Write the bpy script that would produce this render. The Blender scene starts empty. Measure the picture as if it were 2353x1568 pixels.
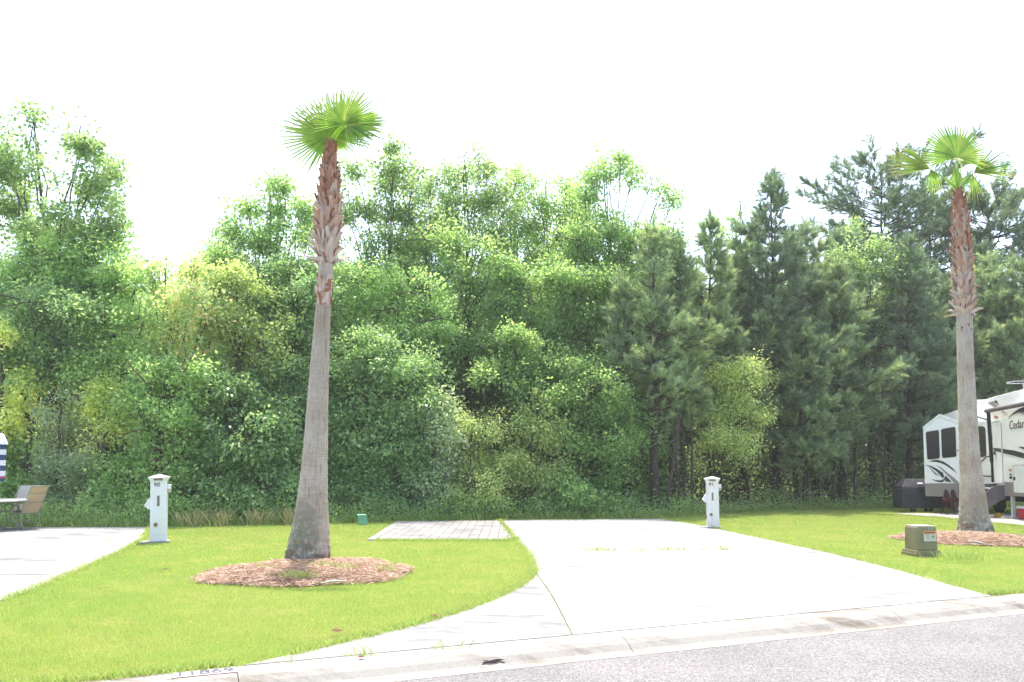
import bpy, math, random
import numpy as np
from mathutils import Vector, Matrix

# ------------------------------------------------------------------ camera, sky, sun, exposure
sc = bpy.context.scene
COL = sc.collection
F, HOR, CAMH, PITCH = 1900.0, 1068.0, 1.6, math.radians(4.5)   # measured on a 2353 px wide copy of the photograph
VC = HOR - F * math.tan(PITCH)
cam_d = bpy.data.cameras.new("camera"); cam = bpy.data.objects.new("camera", cam_d); COL.objects.link(cam)
cam.location = (0, 0, CAMH); cam.rotation_euler = (math.pi / 2 + PITCH, 0, 0)
cam_d.sensor_fit = 'HORIZONTAL'; cam_d.sensor_width = 36.0; cam_d.lens = F / 2353.0 * 36.0
cam_d.shift_y = (VC - 784.0) / 2353.0
cam_d.clip_start = 0.1; cam_d.clip_end = 2000
sc.camera = cam

SUN_EL, SUN_AZ = math.radians(70), math.radians(-2)             # azimuth from +Y, clockwise
w = bpy.data.worlds.new("World"); sc.world = w; w.use_nodes = True
nt = w.node_tree; bg = nt.nodes['Background']
sky = nt.nodes.new('ShaderNodeTexSky'); sky.sky_type = 'NISHITA'; sky.sun_disc = False
sky.sun_elevation = SUN_EL; sky.sun_rotation = SUN_AZ; sky.air_density = 1.0; sky.dust_density = 3.5; sky.ozone_density = 0.9
nt.links.new(sky.outputs[0], bg.inputs[0]); bg.inputs[1].default_value = 0.15
sl = bpy.data.lights.new("sun", 'SUN'); sl.energy = 2.1; sl.angle = math.radians(0.6); sl.color = (1.0, 0.955, 0.88)
sun = bpy.data.objects.new("sun", sl); COL.objects.link(sun)
sd = Vector((math.sin(SUN_AZ) * math.cos(SUN_EL), math.cos(SUN_AZ) * math.cos(SUN_EL), math.sin(SUN_EL)))
sun.rotation_euler = sd.to_track_quat('Z', 'Y').to_euler(); sun.location = (0, 0, 50)
sc.view_settings.view_transform = 'Standard'; sc.view_settings.look = 'None'
sc.view_settings.exposure = 1.85; sc.view_settings.gamma = 1.0
sc.render.engine = 'CYCLES'
sc.cycles.max_bounces = 7; sc.cycles.diffuse_bounces = 4; sc.cycles.glossy_bounces = 3; sc.cycles.transmission_bounces = 5
sc.cycles.transparent_max_bounces = 4
sc.cycles.use_denoising = True
sc.cycles.sample_clamp_indirect = 6.0

# ------------------------------------------------------------------ measuring helpers
def ray(u, v):
    xs = (u - 1176.5) / F; ys = -(v - VC) / F
    return Vector((xs, math.cos(PITCH) - ys * math.sin(PITCH), math.sin(PITCH) + ys * math.cos(PITCH)))
CAM = Vector((0, 0, CAMH))
def G(u, v, z=0.0):
    d = ray(u, v); return CAM + d * ((z - CAMH) / d.z)
def at(u, v, Y):
    d = ray(u, v); return CAM + d * (Y / d.y)
class Plane:                                                     # an upright wall plane through two measured points
    def __init__(s, u0, y0, u1, y1):
        a = at(u0, HOR, y0); b = at(u1, HOR, y1); s.p = a
        s.t = (b - a); s.t.z = 0; s.t.normalize(); s.n = Vector((s.t.y, -s.t.x, 0))
        if s.n.dot(CAM - a) < 0: s.n = -s.n
    def pt(s, u, v, off=0.0):
        d = ray(u, v); k = (s.p + s.n * off - CAM).dot(s.n) / d.dot(s.n); return CAM + d * k

# ------------------------------------------------------------------ object helpers
def tag(o, label=None, cat=None, group=None, kind=None):
    if label: o['label'] = label
    if cat: o['category'] = cat
    if group: o['group'] = group
    if kind: o['kind'] = kind
    return o
def thing(name, label, cat, loc=(0, 0, 0), group=None, rz=0.0):
    o = bpy.data.objects.new(name, None); COL.objects.link(o); o.location = loc; o.rotation_euler = (0, 0, rz)
    o.empty_display_size = 0.2
    return tag(o, label, cat, group)
class MB:
    def __init__(s): s.v = []; s.f = []
    def add(s, vs, fs):
        k = len(s.v); s.v.extend([tuple(p) for p in vs]); s.f.extend([tuple(i + k for i in q) for q in fs]); return s
    def box(s, x0, x1, y0, y1, z0, z1, M=None, taper=1.0, tx=None):
        cx, cy = (x0 + x1) / 2, (y0 + y1) / 2
        vs = []
        for z, k in ((z0, 1.0), (z1, taper)):
            for x, y in ((x0, y0), (x1, y0), (x1, y1), (x0, y1)):
                vs.append(Vector((cx + (x - cx) * k, cy + (y - cy) * k, z)))
        if M is not None: vs = [M @ p for p in vs]
        return s.add(vs, [(3, 2, 1, 0), (4, 5, 6, 7), (0, 1, 5, 4), (1, 2, 6, 5), (2, 3, 7, 6), (3, 0, 4, 7)])
    def prism(s, pts, ext):                                       # polygon (3-D points) swept along a vector
        n = len(pts); a = [Vector(p) for p in pts]; b = [p + Vector(ext) for p in a]
        return s.add(a + b, [tuple(range(n)), tuple(range(2 * n - 1, n - 1, -1))] + [(i, i + n, (i + 1) % n + n, (i + 1) % n) for i in range(n)])
    def tube(s, path, rad, n=8, cap=True):
        path = [Vector(p) for p in path]; m = len(path)
        if not hasattr(rad, '__len__'): rad = [rad] * m
        vs = []; ref = None
        for i, p in enumerate(path):
            t = (path[min(i + 1, m - 1)] - path[max(i - 1, 0)]).normalized()
            if ref is None: ref = t.orthogonal().normalized()
            ref = (ref - t * ref.dot(t)); ref = ref.normalized() if ref.length > 1e-6 else t.orthogonal().normalized()
            b = t.cross(ref)
            for k in range(n):
                a = 2 * math.pi * k / n; vs.append(p + (ref * math.cos(a) + b * math.sin(a)) * rad[i])
        fs = [(i * n + k, i * n + (k + 1) % n, (i + 1) * n + (k + 1) % n, (i + 1) * n + k) for i in range(m - 1) for k in range(n)]
        if cap: fs += [tuple(range(n - 1, -1, -1)), tuple(range((m - 1) * n, m * n))]
        return s.add(vs, fs)
    def lathe(s, prof, c=(0, 0, 0), n=20, M=None):
        c = Vector(c); vs = [c + Vector((r * math.cos(2 * math.pi * k / n), r * math.sin(2 * math.pi * k / n), z)) for r, z in prof for k in range(n)]
        if M is not None: vs = [M @ p for p in vs]
        m = len(prof)
        fs = [(i * n + k, i * n + (k + 1) % n, (i + 1) * n + (k + 1) % n, (i + 1) * n + k) for i in range(m - 1) for k in range(n)]
        fs += [tuple(range(n - 1, -1, -1)), tuple(range((m - 1) * n, m * n))]
        return s.add(vs, fs)
    def build(s, name, m, parent=None, off=None, smooth=False, bevel=0.0):
        me = bpy.data.meshes.new(name)
        vs = [(p[0] - off[0], p[1] - off[1], p[2] - off[2]) for p in s.v] if off is not None else s.v
        me.from_pydata(vs, [], s.f); me.validate(); me.update()
        o = bpy.data.objects.new(name, me); COL.objects.link(o); me.materials.append(m)
        if parent is not None: o.parent = parent
        if smooth: me.polygons.foreach_set('use_smooth', [True] * len(me.polygons))
        if bevel:
            b = o.modifiers.new('edge', 'BEVEL'); b.width = bevel; b.segments = 2; b.limit_method = 'ANGLE'; b.angle_limit = math.radians(35)
        return o
def np_obj(name, V, Q, m, parent=None, off=None, tint=None, smooth=False, k=4):
    V = np.asarray(V, dtype=np.float32).reshape(-1, 3); Q = np.asarray(Q, dtype=np.int32).reshape(-1, k)
    if off is not None: V = V - np.array(off, dtype=np.float32)
    me = bpy.data.meshes.new(name)
    me.vertices.add(len(V)); me.vertices.foreach_set('co', V.ravel())
    me.loops.add(Q.size); me.loops.foreach_set('vertex_index', Q.ravel())
    me.polygons.add(len(Q)); me.polygons.foreach_set('loop_start', np.arange(len(Q), dtype=np.int32) * k)
    try: me.polygons.foreach_set('loop_total', np.full(len(Q), k, dtype=np.int32))
    except Exception: pass
    if smooth: me.polygons.foreach_set('use_smooth', np.ones(len(Q), dtype=bool))
    me.update(calc_edges=True)
    if tint is not None:
        a = me.attributes.new('tint', 'FLOAT', 'FACE'); a.data.foreach_set('value', np.asarray(tint, dtype=np.float32))
    me.materials.append(m)
    o = bpy.data.objects.new(name, me); COL.objects.link(o)
    if parent is not None: o.parent = parent
    return o
def struct(o): o['kind'] = 'structure'; return o
def text(s, size, m, name, parent, M, font_ext=0.002):
    cu = bpy.data.curves.new(name, 'FONT'); cu.body = s; cu.size = size; cu.extrude = font_ext; cu.align_x = 'CENTER'; cu.align_y = 'CENTER'
    t = bpy.data.objects.new(name, cu); COL.objects.link(t)
    bpy.context.view_layer.update()
    me = bpy.data.meshes.new_from_object(t.evaluated_get(bpy.context.evaluated_depsgraph_get()))
    bpy.data.objects.remove(t)
    me.transform(M); me.materials.clear(); me.materials.append(m); me.name = name
    o = bpy.data.objects.new(name, me); COL.objects.link(o)
    if parent is not None: o.parent = parent
    return o
def copy_tree(o, parent=None):
    c = o.copy(); COL.objects.link(c); c.parent = parent
    for ch in list(o.children): copy_tree(ch, c)
    return c

# ------------------------------------------------------------------ materials
def nodes(name):
    m = bpy.data.materials.new(name); m.use_nodes = True; t = m.node_tree
    return m, t, t.nodes['Principled BSDF'], t.nodes.new, t.links.new
def c4(c): return (c[0], c[1], c[2], 1.0)
def ramp(N, stops):
    r = N('ShaderNodeValToRGB'); e = r.color_ramp.elements
    while len(e) < len(stops): e.new(0.5)
    for i, (p, c) in enumerate(stops): e[i].position = p; e[i].color = c4(c)
    return r
def mat(name, c, c2=None, rough=0.6, scale=6.0, detail=6, spec=0.4, metal=0.0, bump=0.0, bscale=None, stretch=(1, 1, 1), lo=0.35, hi=0.65, coat=0.0):
    m, t, b, N, L = nodes(name)
    b.inputs['Roughness'].default_value = rough; b.inputs['Metallic'].default_value = metal
    b.inputs['Specular IOR Level'].default_value = spec; b.inputs['Coat Weight'].default_value = coat
    tc = N('ShaderNodeTexCoord'); mp = N('ShaderNodeMapping'); mp.inputs['Scale'].default_value = stretch; L(tc.outputs['Object'], mp.inputs['Vector'])
    no = N('ShaderNodeTexNoise'); no.inputs['Scale'].default_value = scale; no.inputs['Detail'].default_value = detail; no.inputs['Roughness'].default_value = 0.6
    L(mp.outputs[0], no.inputs['Vector'])
    if c2 is None: c2 = tuple(x * 0.86 for x in c)
    r = ramp(N, [(lo, c2), (hi, c)]); L(no.outputs['Fac'], r.inputs[0]); L(r.outputs[0], b.inputs['Base Color'])
    if bump:
        bn = N('ShaderNodeTexNoise'); bn.inputs['Scale'].default_value = bscale or scale * 4; bn.inputs['Detail'].default_value = 8; L(mp.outputs[0], bn.inputs['Vector'])
        bm = N('ShaderNodeBump'); bm.inputs['Strength'].default_value = bump; bm.inputs['Distance'].default_value = 0.02
        L(bn.outputs['Fac'], bm.inputs['Height']); L(bm.outputs[0], b.inputs['Normal'])
    return m
def leaf_mat(name, stops, trans=0.5, rough=0.45, spec=0.45, warm=1.15, gain=1.0, wash=0.0):
    m, t, b, N, L = nodes(name)
    at_ = N('ShaderNodeAttribute'); at_.attribute_name = 'tint'
    n = len(stops); r = ramp(N, [(i / (n - 1), tuple((x * (1 - wash) + (0.3 * c[0] + 0.6 * c[1] + 0.1 * c[2]) * wash) * gain for x in c)) for i, c in enumerate(stops)]); L(at_.outputs['Fac'], r.inputs[0])
    L(r.outputs[0], b.inputs['Base Color']); b.inputs['Roughness'].default_value = rough; b.inputs['Specular IOR Level'].default_value = spec
    tr = N('ShaderNodeBsdfTranslucent'); hs = N('ShaderNodeMixRGB'); hs.blend_type = 'MULTIPLY'; hs.inputs[0].default_value = 1.0
    hs.inputs[2].default_value = (1.25 * warm, 1.4, 1.0, 1); L(r.outputs[0], hs.inputs[1]); L(hs.outputs[0], tr.inputs[0])
    mx = N('ShaderNodeMixShader'); mx.inputs[0].default_value = trans; L(b.outputs[0], mx.inputs[1]); L(tr.outputs[0], mx.inputs[2])
    L(mx.outputs[0], t.nodes['Material Output'].inputs['Surface'])
    return m

# concrete with streaky tyre and water stains
def concrete(name, c=(0.305, 0.30, 0.285), stain=(0.14, 0.137, 0.13), amount=0.7, sx=0.35, sy=1.6, rot=0.0):
    m, t, b, N, L = nodes(name); b.inputs['Roughness'].default_value = 0.85; b.inputs['Specular IOR Level'].default_value = 0.25
    tc = N('ShaderNodeTexCoord'); mp = N('ShaderNodeMapping'); mp.inputs['Scale'].default_value = (sx, sy, 1); mp.inputs['Rotation'].default_value = (0, 0, rot); L(tc.outputs['Object'], mp.inputs[0])
    n1 = N('ShaderNodeTexNoise'); n1.inputs['Scale'].default_value = 2.2; n1.inputs['Detail'].default_value = 8; n1.inputs['Roughness'].default_value = 0.72; L(mp.outputs[0], n1.inputs[0])
    n2 = N('ShaderNodeTexNoise'); n2.inputs['Scale'].default_value = 60; n2.inputs['Detail'].default_value = 4; L(tc.outputs['Object'], n2.inputs[0])
    n3 = N('ShaderNodeTexNoise'); n3.inputs['Scale'].default_value = 0.45; n3.inputs['Detail'].default_value = 4; L(tc.outputs['Object'], n3.inputs[0])
    r1 = ramp(N, [(0.46, (0, 0, 0)), (0.60, (1, 1, 1))]); L(n1.outputs['Fac'], r1.inputs[0])
    r3 = ramp(N, [(0.38, (0, 0, 0)), (0.56, (1, 1, 1))]); L(n3.outputs['Fac'], r3.inputs[0])
    mu = N('ShaderNodeMath'); mu.operation = 'MULTIPLY'; L(r1.outputs[0], mu.inputs[0]); L(r3.outputs[0], mu.inputs[1])
    m2 = N('ShaderNodeMath'); m2.operation = 'MULTIPLY'; L(mu.outputs[0], m2.inputs[0]); m2.inputs[1].default_value = amount
    mx = N('ShaderNodeMixRGB'); mx.inputs[1].default_value = c4(c); mx.inputs[2].default_value = c4(stain); L(m2.outputs[0], mx.inputs[0])
    r2 = ramp(N, [(0.35, (0.86, 0.85, 0.83)), (0.6, (1, 1, 1))]); L(n2.outputs['Fac'], r2.inputs[0])
    mm = N('ShaderNodeMixRGB'); mm.blend_type = 'MULTIPLY'; mm.inputs[0].default_value = 1; L(mx.outputs[0], mm.inputs[1]); L(r2.outputs[0], mm.inputs[2])
    L(mm.outputs[0], b.inputs['Base Color'])
    bm = N('ShaderNodeBump'); bm.inputs['Strength'].default_value = 0.25; bm.inputs['Distance'].default_value = 0.004; L(n2.outputs['Fac'], bm.inputs['Height']); L(bm.outputs[0], b.inputs['Normal'])
    return m
M_pad = concrete('pad concrete'); M_kerb = concrete('kerb concrete', (0.30, 0.285, 0.25), (0.15, 0.125, 0.095), 0.9, 0.8, 3.0, -0.62)
M_apron = concrete('apron concrete', (0.275, 0.268, 0.255), (0.13, 0.13, 0.132), 0.95, 0.5, 1.8, -0.5)
M_white = mat('white painted metal', (0.78, 0.79, 0.79), (0.72, 0.73, 0.73), rough=0.35, scale=3)
M_rust = mat('rusty white', (0.76, 0.74, 0.70), (0.62, 0.45, 0.28), rough=0.4, scale=3, lo=0.25, hi=0.5, stretch=(3, 3, 0.7))
M_slot = mat('louvre grey brown', (0.20, 0.17, 0.15), rough=0.5)
M_black = mat('black plastic', (0.02, 0.02, 0.022), rough=0.45)
M_dig = mat('black numerals', (0.012, 0.012, 0.013), rough=0.5)
M_rub = mat('dark rubber', (0.025, 0.025, 0.025), rough=0.8)

def asphalt():
    m, t, b, N, L = nodes('asphalt'); b.inputs['Roughness'].default_value = 0.9; b.inputs['Specular IOR Level'].default_value = 0.3
    tc = N('ShaderNodeTexCoord')
    vo = N('ShaderNodeTexVoronoi'); vo.inputs['Scale'].default_value = 75; L(tc.outputs['Object'], vo.inputs['Vector'])
    no = N('ShaderNodeTexNoise'); no.inputs['Scale'].default_value = 60; no.inputs['Detail'].default_value = 5; no.inputs['Roughness'].default_value = 0.75; L(tc.outputs['Object'], no.inputs['Vector'])
    n2 = N('ShaderNodeTexNoise'); n2.inputs['Scale'].default_value = 0.8; n2.inputs['Detail'].default_value = 5; L(tc.outputs['Object'], n2.inputs['Vector'])
    mx = N('ShaderNodeMath'); mx.operation = 'ADD'; L(vo.outputs['Color'], mx.inputs[0]); L(no.outputs['Fac'], mx.inputs[1])
    r = ramp(N, [(0.28, (0.078, 0.075, 0.070)), (0.55, (0.168, 0.162, 0.155)), (0.82, (0.275, 0.265, 0.252))])
    sc_ = N('ShaderNodeMath'); sc_.operation = 'MULTIPLY'; sc_.inputs[1].default_value = 0.56; L(mx.outputs[0], sc_.inputs[0]); L(sc_.outputs[0], r.inputs[0])
    r2 = ramp(N, [(0.3, (0.82, 0.82, 0.83)), (0.7, (1.08, 1.06, 1.06))]); L(n2.outputs['Fac'], r2.inputs[0])
    mm = N('ShaderNodeMixRGB'); mm.blend_type = 'MULTIPLY'; mm.inputs[0].default_value = 1; L(r.outputs[0], mm.inputs[1]); L(r2.outputs[0], mm.inputs[2]); L(mm.outputs[0], b.inputs['Base Color'])
    bm = N('ShaderNodeBump'); bm.inputs['Strength'].default_value = 0.6; bm.inputs['Distance'].default_value = 0.008; L(no.outputs['Fac'], bm.inputs['Height']); L(bm.outputs[0], b.inputs['Normal'])
    return m
M_road = asphalt()
def lawn_soil():
    m, t, b, N, L = nodes('lawn turf'); b.inputs['Roughness'].default_value = 0.95; b.inputs['Specular IOR Level'].default_value = 0.1
    tc = N('ShaderNodeTexCoord')
    n1 = N('ShaderNodeTexNoise'); n1.inputs['Scale'].default_value = 0.9; n1.inputs['Detail'].default_value = 6; L(tc.outputs['Object'], n1.inputs[0])
    n2 = N('ShaderNodeTexNoise'); n2.inputs['Scale'].default_value = 45; n2.inputs['Detail'].default_value = 6; n2.inputs['Roughness'].default_value = 0.8; L(tc.outputs['Object'], n2.inputs[0])
    r1 = ramp(N, [(0.30, (0.26, 0.245, 0.07)), (0.55, (0.20, 0.24, 0.045)), (0.75, (0.165, 0.225, 0.04))]); L(n1.outputs['Fac'], r1.inputs[0])
    r2 = ramp(N, [(0.33, (0.55, 0.6, 0.5)), (0.62, (1.1, 1.1, 1.1))]); L(n2.outputs['Fac'], r2.inputs[0])
    mm = N('ShaderNodeMixRGB'); mm.blend_type = 'MULTIPLY'; mm.inputs[0].default_value = 1; L(r1.outputs[0], mm.inputs[1]); L(r2.outputs[0], mm.inputs[2]); L(mm.outputs[0], b.inputs['Base Color'])
    bm = N('ShaderNodeBump'); bm.inputs['Strength'].default_value = 0.7; bm.inputs['Distance'].default_value = 0.03; L(n2.outputs['Fac'], bm.inputs['Height']); L(bm.outputs[0], b.inputs['Normal'])
    return m
M_lawn = lawn_soil()
M_floor = mat('leaf litter', (0.10, 0.075, 0.045), (0.045, 0.04, 0.02), rough=1, scale=5, bump=0.6)
M_grass = leaf_mat('grass blades', [(0.40, 0.34, 0.15), (0.29, 0.325, 0.072), (0.245, 0.315, 0.06), (0.19, 0.285, 0.058)], trans=0.45, rough=0.5, spec=0.3, warm=1.0, gain=1.42, wash=0.13)

# ------------------------------------------------------------------ ground, road, kerb, pads
K0 = G(536, 1537); K1 = G(2353, 1366); KT = (K1 - K0).normalized(); KN = Vector((KT.y, -KT.x, 0))     # KN points to the street
def KP(s, n, z): p = K0 + KT * s + KN * n; p.z = z; return p
rng = np.random.default_rng(7); random.seed(7)

TLpx = [(-600, 1211), (0, 1211), (345, 1211), (700, 1204), (900, 1198), (1150, 1193), (1520, 1190), (1650, 1179), (1800, 1173), (1900, 1171), (2050, 1168), (2353, 1166), (3000, 1166)]
def TL(u):                                                       # depth of the edge of the wood
    v = float(np.interp(u, [p[0] for p in TLpx], [p[1] for p in TLpx])); return CAMH * F / (v - HOR)
edge = [Vector(((u - 1176.5) / F * TL(u), TL(u), 0)) for u, _ in TLpx]
def sheet(name, pts, z, m, thick=0.0):
    mb = MB()
    if thick: mb.prism([Vector((p[0], p[1], z)) for p in pts], (0, 0, -thick))
    else: mb.add([Vector((p[0], p[1], z)) for p in pts], [tuple(range(len(pts)))])
    o = mb.build(name, m); struct(o); return o
# lawn: everything behind the kerb, out to the horizon
a, b_ = KP(-260, 0, 0), KP(260, 0, 0)
sheet('lawn', [a, b_, b_ - KN * 420, a - KN * 420], 0.0, M_lawn)
sheet('road', [KP(-260, 0.56, 0), KP(-260, 60, 0), KP(260, 60, 0), KP(260, 0.56, 0)], -0.085, M_road)
sheet('forest_floor', [(-90, edge[0].y, 0)] + [(p.x, p.y, 0) for p in edge] + [(120, edge[-1].y, 0), (120, 160, 0), (-90, 160, 0)], 0.006, M_floor)
prof = [(0.0, -0.25), (0.0, 0.012), (0.015, 0.018), (0.20, 0.014), (0.27, 0.0), (0.33, -0.03), (0.385, -0.075), (0.42, -0.092), (0.46, -0.095), (0.56, -0.080), (0.575, -0.082), (0.575, -0.25)]
kb = MB(); s = -33.99
while s < 60:
    L_ = 3.4; n = len(prof); vs = [KP(s + e, q[0], q[1]) for e in (0.003, L_ - 0.003) for q in prof]
    kb.add(vs, [(i, i + 1, i + 1 + n, i + n) for i in range(n - 1)] + [tuple(range(n - 1, -1, -1)), tuple(range(n, 2 * n))]); s += L_
struct(kb.build('kerb', M_kerb, smooth=False))
# pads (outlines read off the photograph, on the ground plane)
def outl(px, z=0.0): return [G(u, v, z) for u, v in px]
pad_px = [(1148, 1197), (1520, 1194), (1600, 1207), (1690, 1226), (1800, 1250), (1900, 1272), (1990, 1294), (2060, 1312), (2130, 1331), (2200, 1352)]
pad_l = [(1148, 1197), (1168, 1220), (1185, 1241), (1205, 1262), (1220, 1281), (1228, 1300), (1228, 1312)]
seam = [(1228, 1312), (1252, 1346), (1272, 1376), (1290, 1410), (1314, 1462)]
apr = [(1228, 1312), (1222, 1326), (1196, 1348), (1140, 1377), (1060, 1408), (950, 1441), (800, 1477), (660, 1511)]
P_r = KP((G(2262, 1370) - K0).dot(KT), -0.012, 0); P_m = KP((G(1314, 1462) - K0).dot(KT), -0.012, 0); P_l = KP((G(560, 1534) - K0).dot(KT), -0.012, 0)
ZP = 0.018
pad_poly = outl(pad_px) + [P_r, P_m] + outl(seam[1:-1][::-1]) + outl(pad_l[1:][::-1])
apr_poly = outl(seam[:-1]) + [P_m, P_l] + outl(apr[1:][::-1])
# trim 6 mm so a dark joint shows between driveway and apron
struct(sheet('driveway', pad_poly, ZP, M_pad, 0.15))
sA = [p + Vector((-0.014, -0.004, 0)) for p in outl(seam[:-1])]
apr_poly = sA + [P_m + KT * -0.012, P_l] + outl(apr[1:][::-1])
struct(sheet('driveway_apron', apr_poly, ZP, M_apron, 0.15))
left_px = [(345, 1213), (330, 1241), (275, 1272), (200, 1305), (100, 1347), (45, 1368), (0, 1384)]
pl = outl(left_px); last = pl[-1] + (pl[-1] - pl[-3]).normalized() * 4.5
P_ll = KP((G(-700, 1560) - K0).dot(KT), -0.012, 0)
pad_left = pl + [pl[-1] + Vector((-0.9, -0.75, 0)), KP(-6.2, -0.012, 0), KP(-11.5, -0.012, 0), Vector((-17.5, 14, 0)), Vector((-17.5, pl[0].y, 0))]
struct(sheet('neighbour_pad', pad_left, ZP, concrete('left pad concrete', (0.335, 0.325, 0.31), (0.12, 0.118, 0.12), 0.95, 0.25, 1.6), 0.15))
# right pad under the trailer
rp = [G(2050, 1181), G(2140, 1188), G(2200, 1194), G(2353, 1209)]
pad_right = [rp[0], rp[1], rp[2], rp[3], Vector((rp[3].x + 1.2, rp[3].y - 4.5, 0)), Vector((24, 16, 0)), Vector((24, rp[0].y, 0))]
struct(sheet('trailer_pad', pad_right, ZP, concrete('right pad concrete', (0.34, 0.32, 0.30), (0.22, 0.20, 0.18), 0.5, 0.6, 0.6), 0.15))
# contraction joints
jm = mat('joint dirt', (0.16, 0.14, 0.11), (0.30, 0.27, 0.22), rough=1, scale=5, lo=0.4, hi=0.6)
jb = MB()
def joint(px, wd=0.012):
    p = outl(px, ZP + 0.003)
    for a_, b2 in zip(p[:-1], p[1:]):
        t_ = (b2 - a_).normalized(); n_ = Vector((-t_.y, t_.x, 0)) * wd / 2
        jb.add([a_ - n_, b2 - n_, b2 + n_, a_ + n_], [(0, 1, 2, 3)])
joint([(1222, 1268), (1500, 1268), (1890, 1270)], 0.03); joint([(1250, 1305), (1600, 1303), (2028, 1305)], 0.014); joint([(1285, 1368), (1700, 1366), (2180, 1349)], 0.010)
struct(jb.build('pad_joint', jm))

# paver patio
def pavers():
    m, t, b, N, L = nodes('grey pavers'); b.inputs['Roughness'].default_value = 0.85; b.inputs['Specular IOR Level'].default_value = 0.2
    tc = N('ShaderNodeTexCoord'); br = N('ShaderNodeTexBrick'); br.offset = 0.0; br.squash = 1.0
    br.inputs['Scale'].default_value = 1.0; br.inputs['Brick Width'].default_value = 0.215; br.inputs['Row Height'].default_value = 0.43; br.inputs['Mortar Size'].default_value = 0.011; br.inputs['Mortar Smooth'].default_value = 0.1; br.inputs['Bias'].default_value = 0.0
    br.inputs['Color1'].default_value = (0.235, 0.232, 0.224, 1); br.inputs['Color2'].default_value = (0.195, 0.191, 0.184, 1); br.inputs['Mortar'].default_value = (0.11, 0.10, 0.085, 1)
    L(tc.outputs['Object'], br.inputs['Vector'])
    no = N('ShaderNodeTexNoise'); no.inputs['Scale'].default_value = 1.4; no.inputs['Detail'].default_value = 7; L(tc.outputs['Object'], no.inputs['Vector'])
    r = ramp(N, [(0.35, (0.8, 0.8, 0.82)), (0.68, (1.45, 1.4, 1.36))]); L(no.outputs['Fac'], r.inputs[0])
    mm = N('ShaderNodeMixRGB'); mm.blend_type = 'MULTIPLY'; mm.inputs[0].default_value = 1; L(br.outputs['Color'], mm.inputs[1]); L(r.outputs[0], mm.inputs[2]); L(mm.outputs[0], b.inputs['Base Color'])
    return m
q = outl([(862, 1243), (1181, 1243), (1146, 1198), (925, 1200)])
pv = MB(); o0 = q[0]
pv.prism([Vector((p.x, p.y, 0.024)) for p in q], (0, 0, -0.12)); patio = pv.build('paver_patio', pavers(), off=(o0.x, o0.y, 0)); patio.location = (o0.x, o0.y, 0); struct(patio)
bd = MB()
for a_, b2 in ((q[0], q[3]),):
    t_ = (b2 - a_).normalized(); n_ = Vector((-t_.y, t_.x, 0)) * 0.16; bd.prism([Vector((p.x, p.y, 0.03)) for p in (a_, b2, b2 + n_, a_ + n_)], (0, 0, -0.12))
struct(bd.build('patio_edging', M_pad))

# ------------------------------------------------------------------ grass blades
def inpoly(P, poly):
    x, y = P[:, 0], P[:, 1]; ins = np.zeros(len(P), bool); n = len(poly)
    for i in range(n):
        x0, y0 = poly[i][0], poly[i][1]; x1, y1 = poly[(i + 1) % n][0], poly[(i + 1) % n][1]
        c = ((y0 > y) != (y1 > y)) & (x < (x1 - x0) * (y - y0) / (y1 - y0 + 1e-12) + x0); ins ^= c
    return ins
BED1 = (G(711, 1316), 1.40, 1.50); BED2 = (G(2240, 1241), 1.50, 1.60)
hard = [[(p.x, p.y) for p in pp] for pp in (pad_poly, apr_poly, pad_left, pad_right, q)]
def scatter(n, y0, y1, power):
    yy = y0 * (y1 / y0) ** rng.random(n) if power is None else y0 + (y1 - y0) * rng.random(n) ** power
    xx = (rng.random(n) * 2 - 1) * (yy * 0.66 + 0.6); P = np.stack([xx, yy], 1)
    ok = ((P[:, 0] - K0.x) * KN.x + (P[:, 1] - K0.y) * KN.y) < -0.01
    for h in hard: ok &= ~inpoly(P, h)
    for c, rx, ry in (BED1, BED2): ok &= (((P[:, 0] - c.x) / rx) ** 2 + ((P[:, 1] - c.y) / ry) ** 2) > 0.93
    tl = np.interp(1176.5 + P[:, 0] / P[:, 1] * F, [p[0] for p in TLpx], [TL(p[0]) for p in TLpx]); ok &= P[:, 1] < tl + 0.5
    return P[ok]
def blades(P, h0, h1, w0, lean=0.5, tilt=0.35):
    n = len(P); d = P[:, 1]; h = h0 + (h1 - h0) * rng.random(n); wd = np.maximum(w0, d * 0.00048) * (0.7 + 0.6 * rng.random(n))
    a = rng.random(n) * 2 * np.pi; l = rng.random(n) * lean * h; z = np.zeros(n)
    f = rng.normal(0, 1, n) * 0.9                                      # blade face direction
    dx, dy = np.cos(f) * wd / 2, np.sin(f) * wd / 2; lx, ly = np.cos(a) * l, np.sin(a) * l
    V = np.stack([np.stack([P[:, 0] - dx, P[:, 1] - dy, z], 1), np.stack([P[:, 0] + dx, P[:, 1] + dy, z], 1),
                  np.stack([P[:, 0] + dx * .6 + lx * .5, P[:, 1] + dy * .6 + ly * .5, h * .62], 1), np.stack([P[:, 0] + lx, P[:, 1] + ly, h], 1)], 1)
    return V
Pg = scatter(850000, 5.9, 33, None)
Vg = blades(Pg, 0.014, 0.042, 0.0032)
ng = len(Vg)
patch = np.sin(Pg[:, 0] * 1.7 + np.sin(Pg[:, 1] * 1.1) * 2) * np.sin(Pg[:, 1] * 1.3 + 1) * 0.14 + np.sin(Pg[:, 0] * 0.55 + 1.3 * np.sin(Pg[:, 1] * 0.4)) * 0.10 + np.sin(Pg[:, 0] * 7.3 + 2 * np.sin(Pg[:, 1] * 3.1)) * np.sin(Pg[:, 1] * 6.1 + 2 * np.sin(Pg[:, 0] * 2.7)) * 0.10
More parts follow.
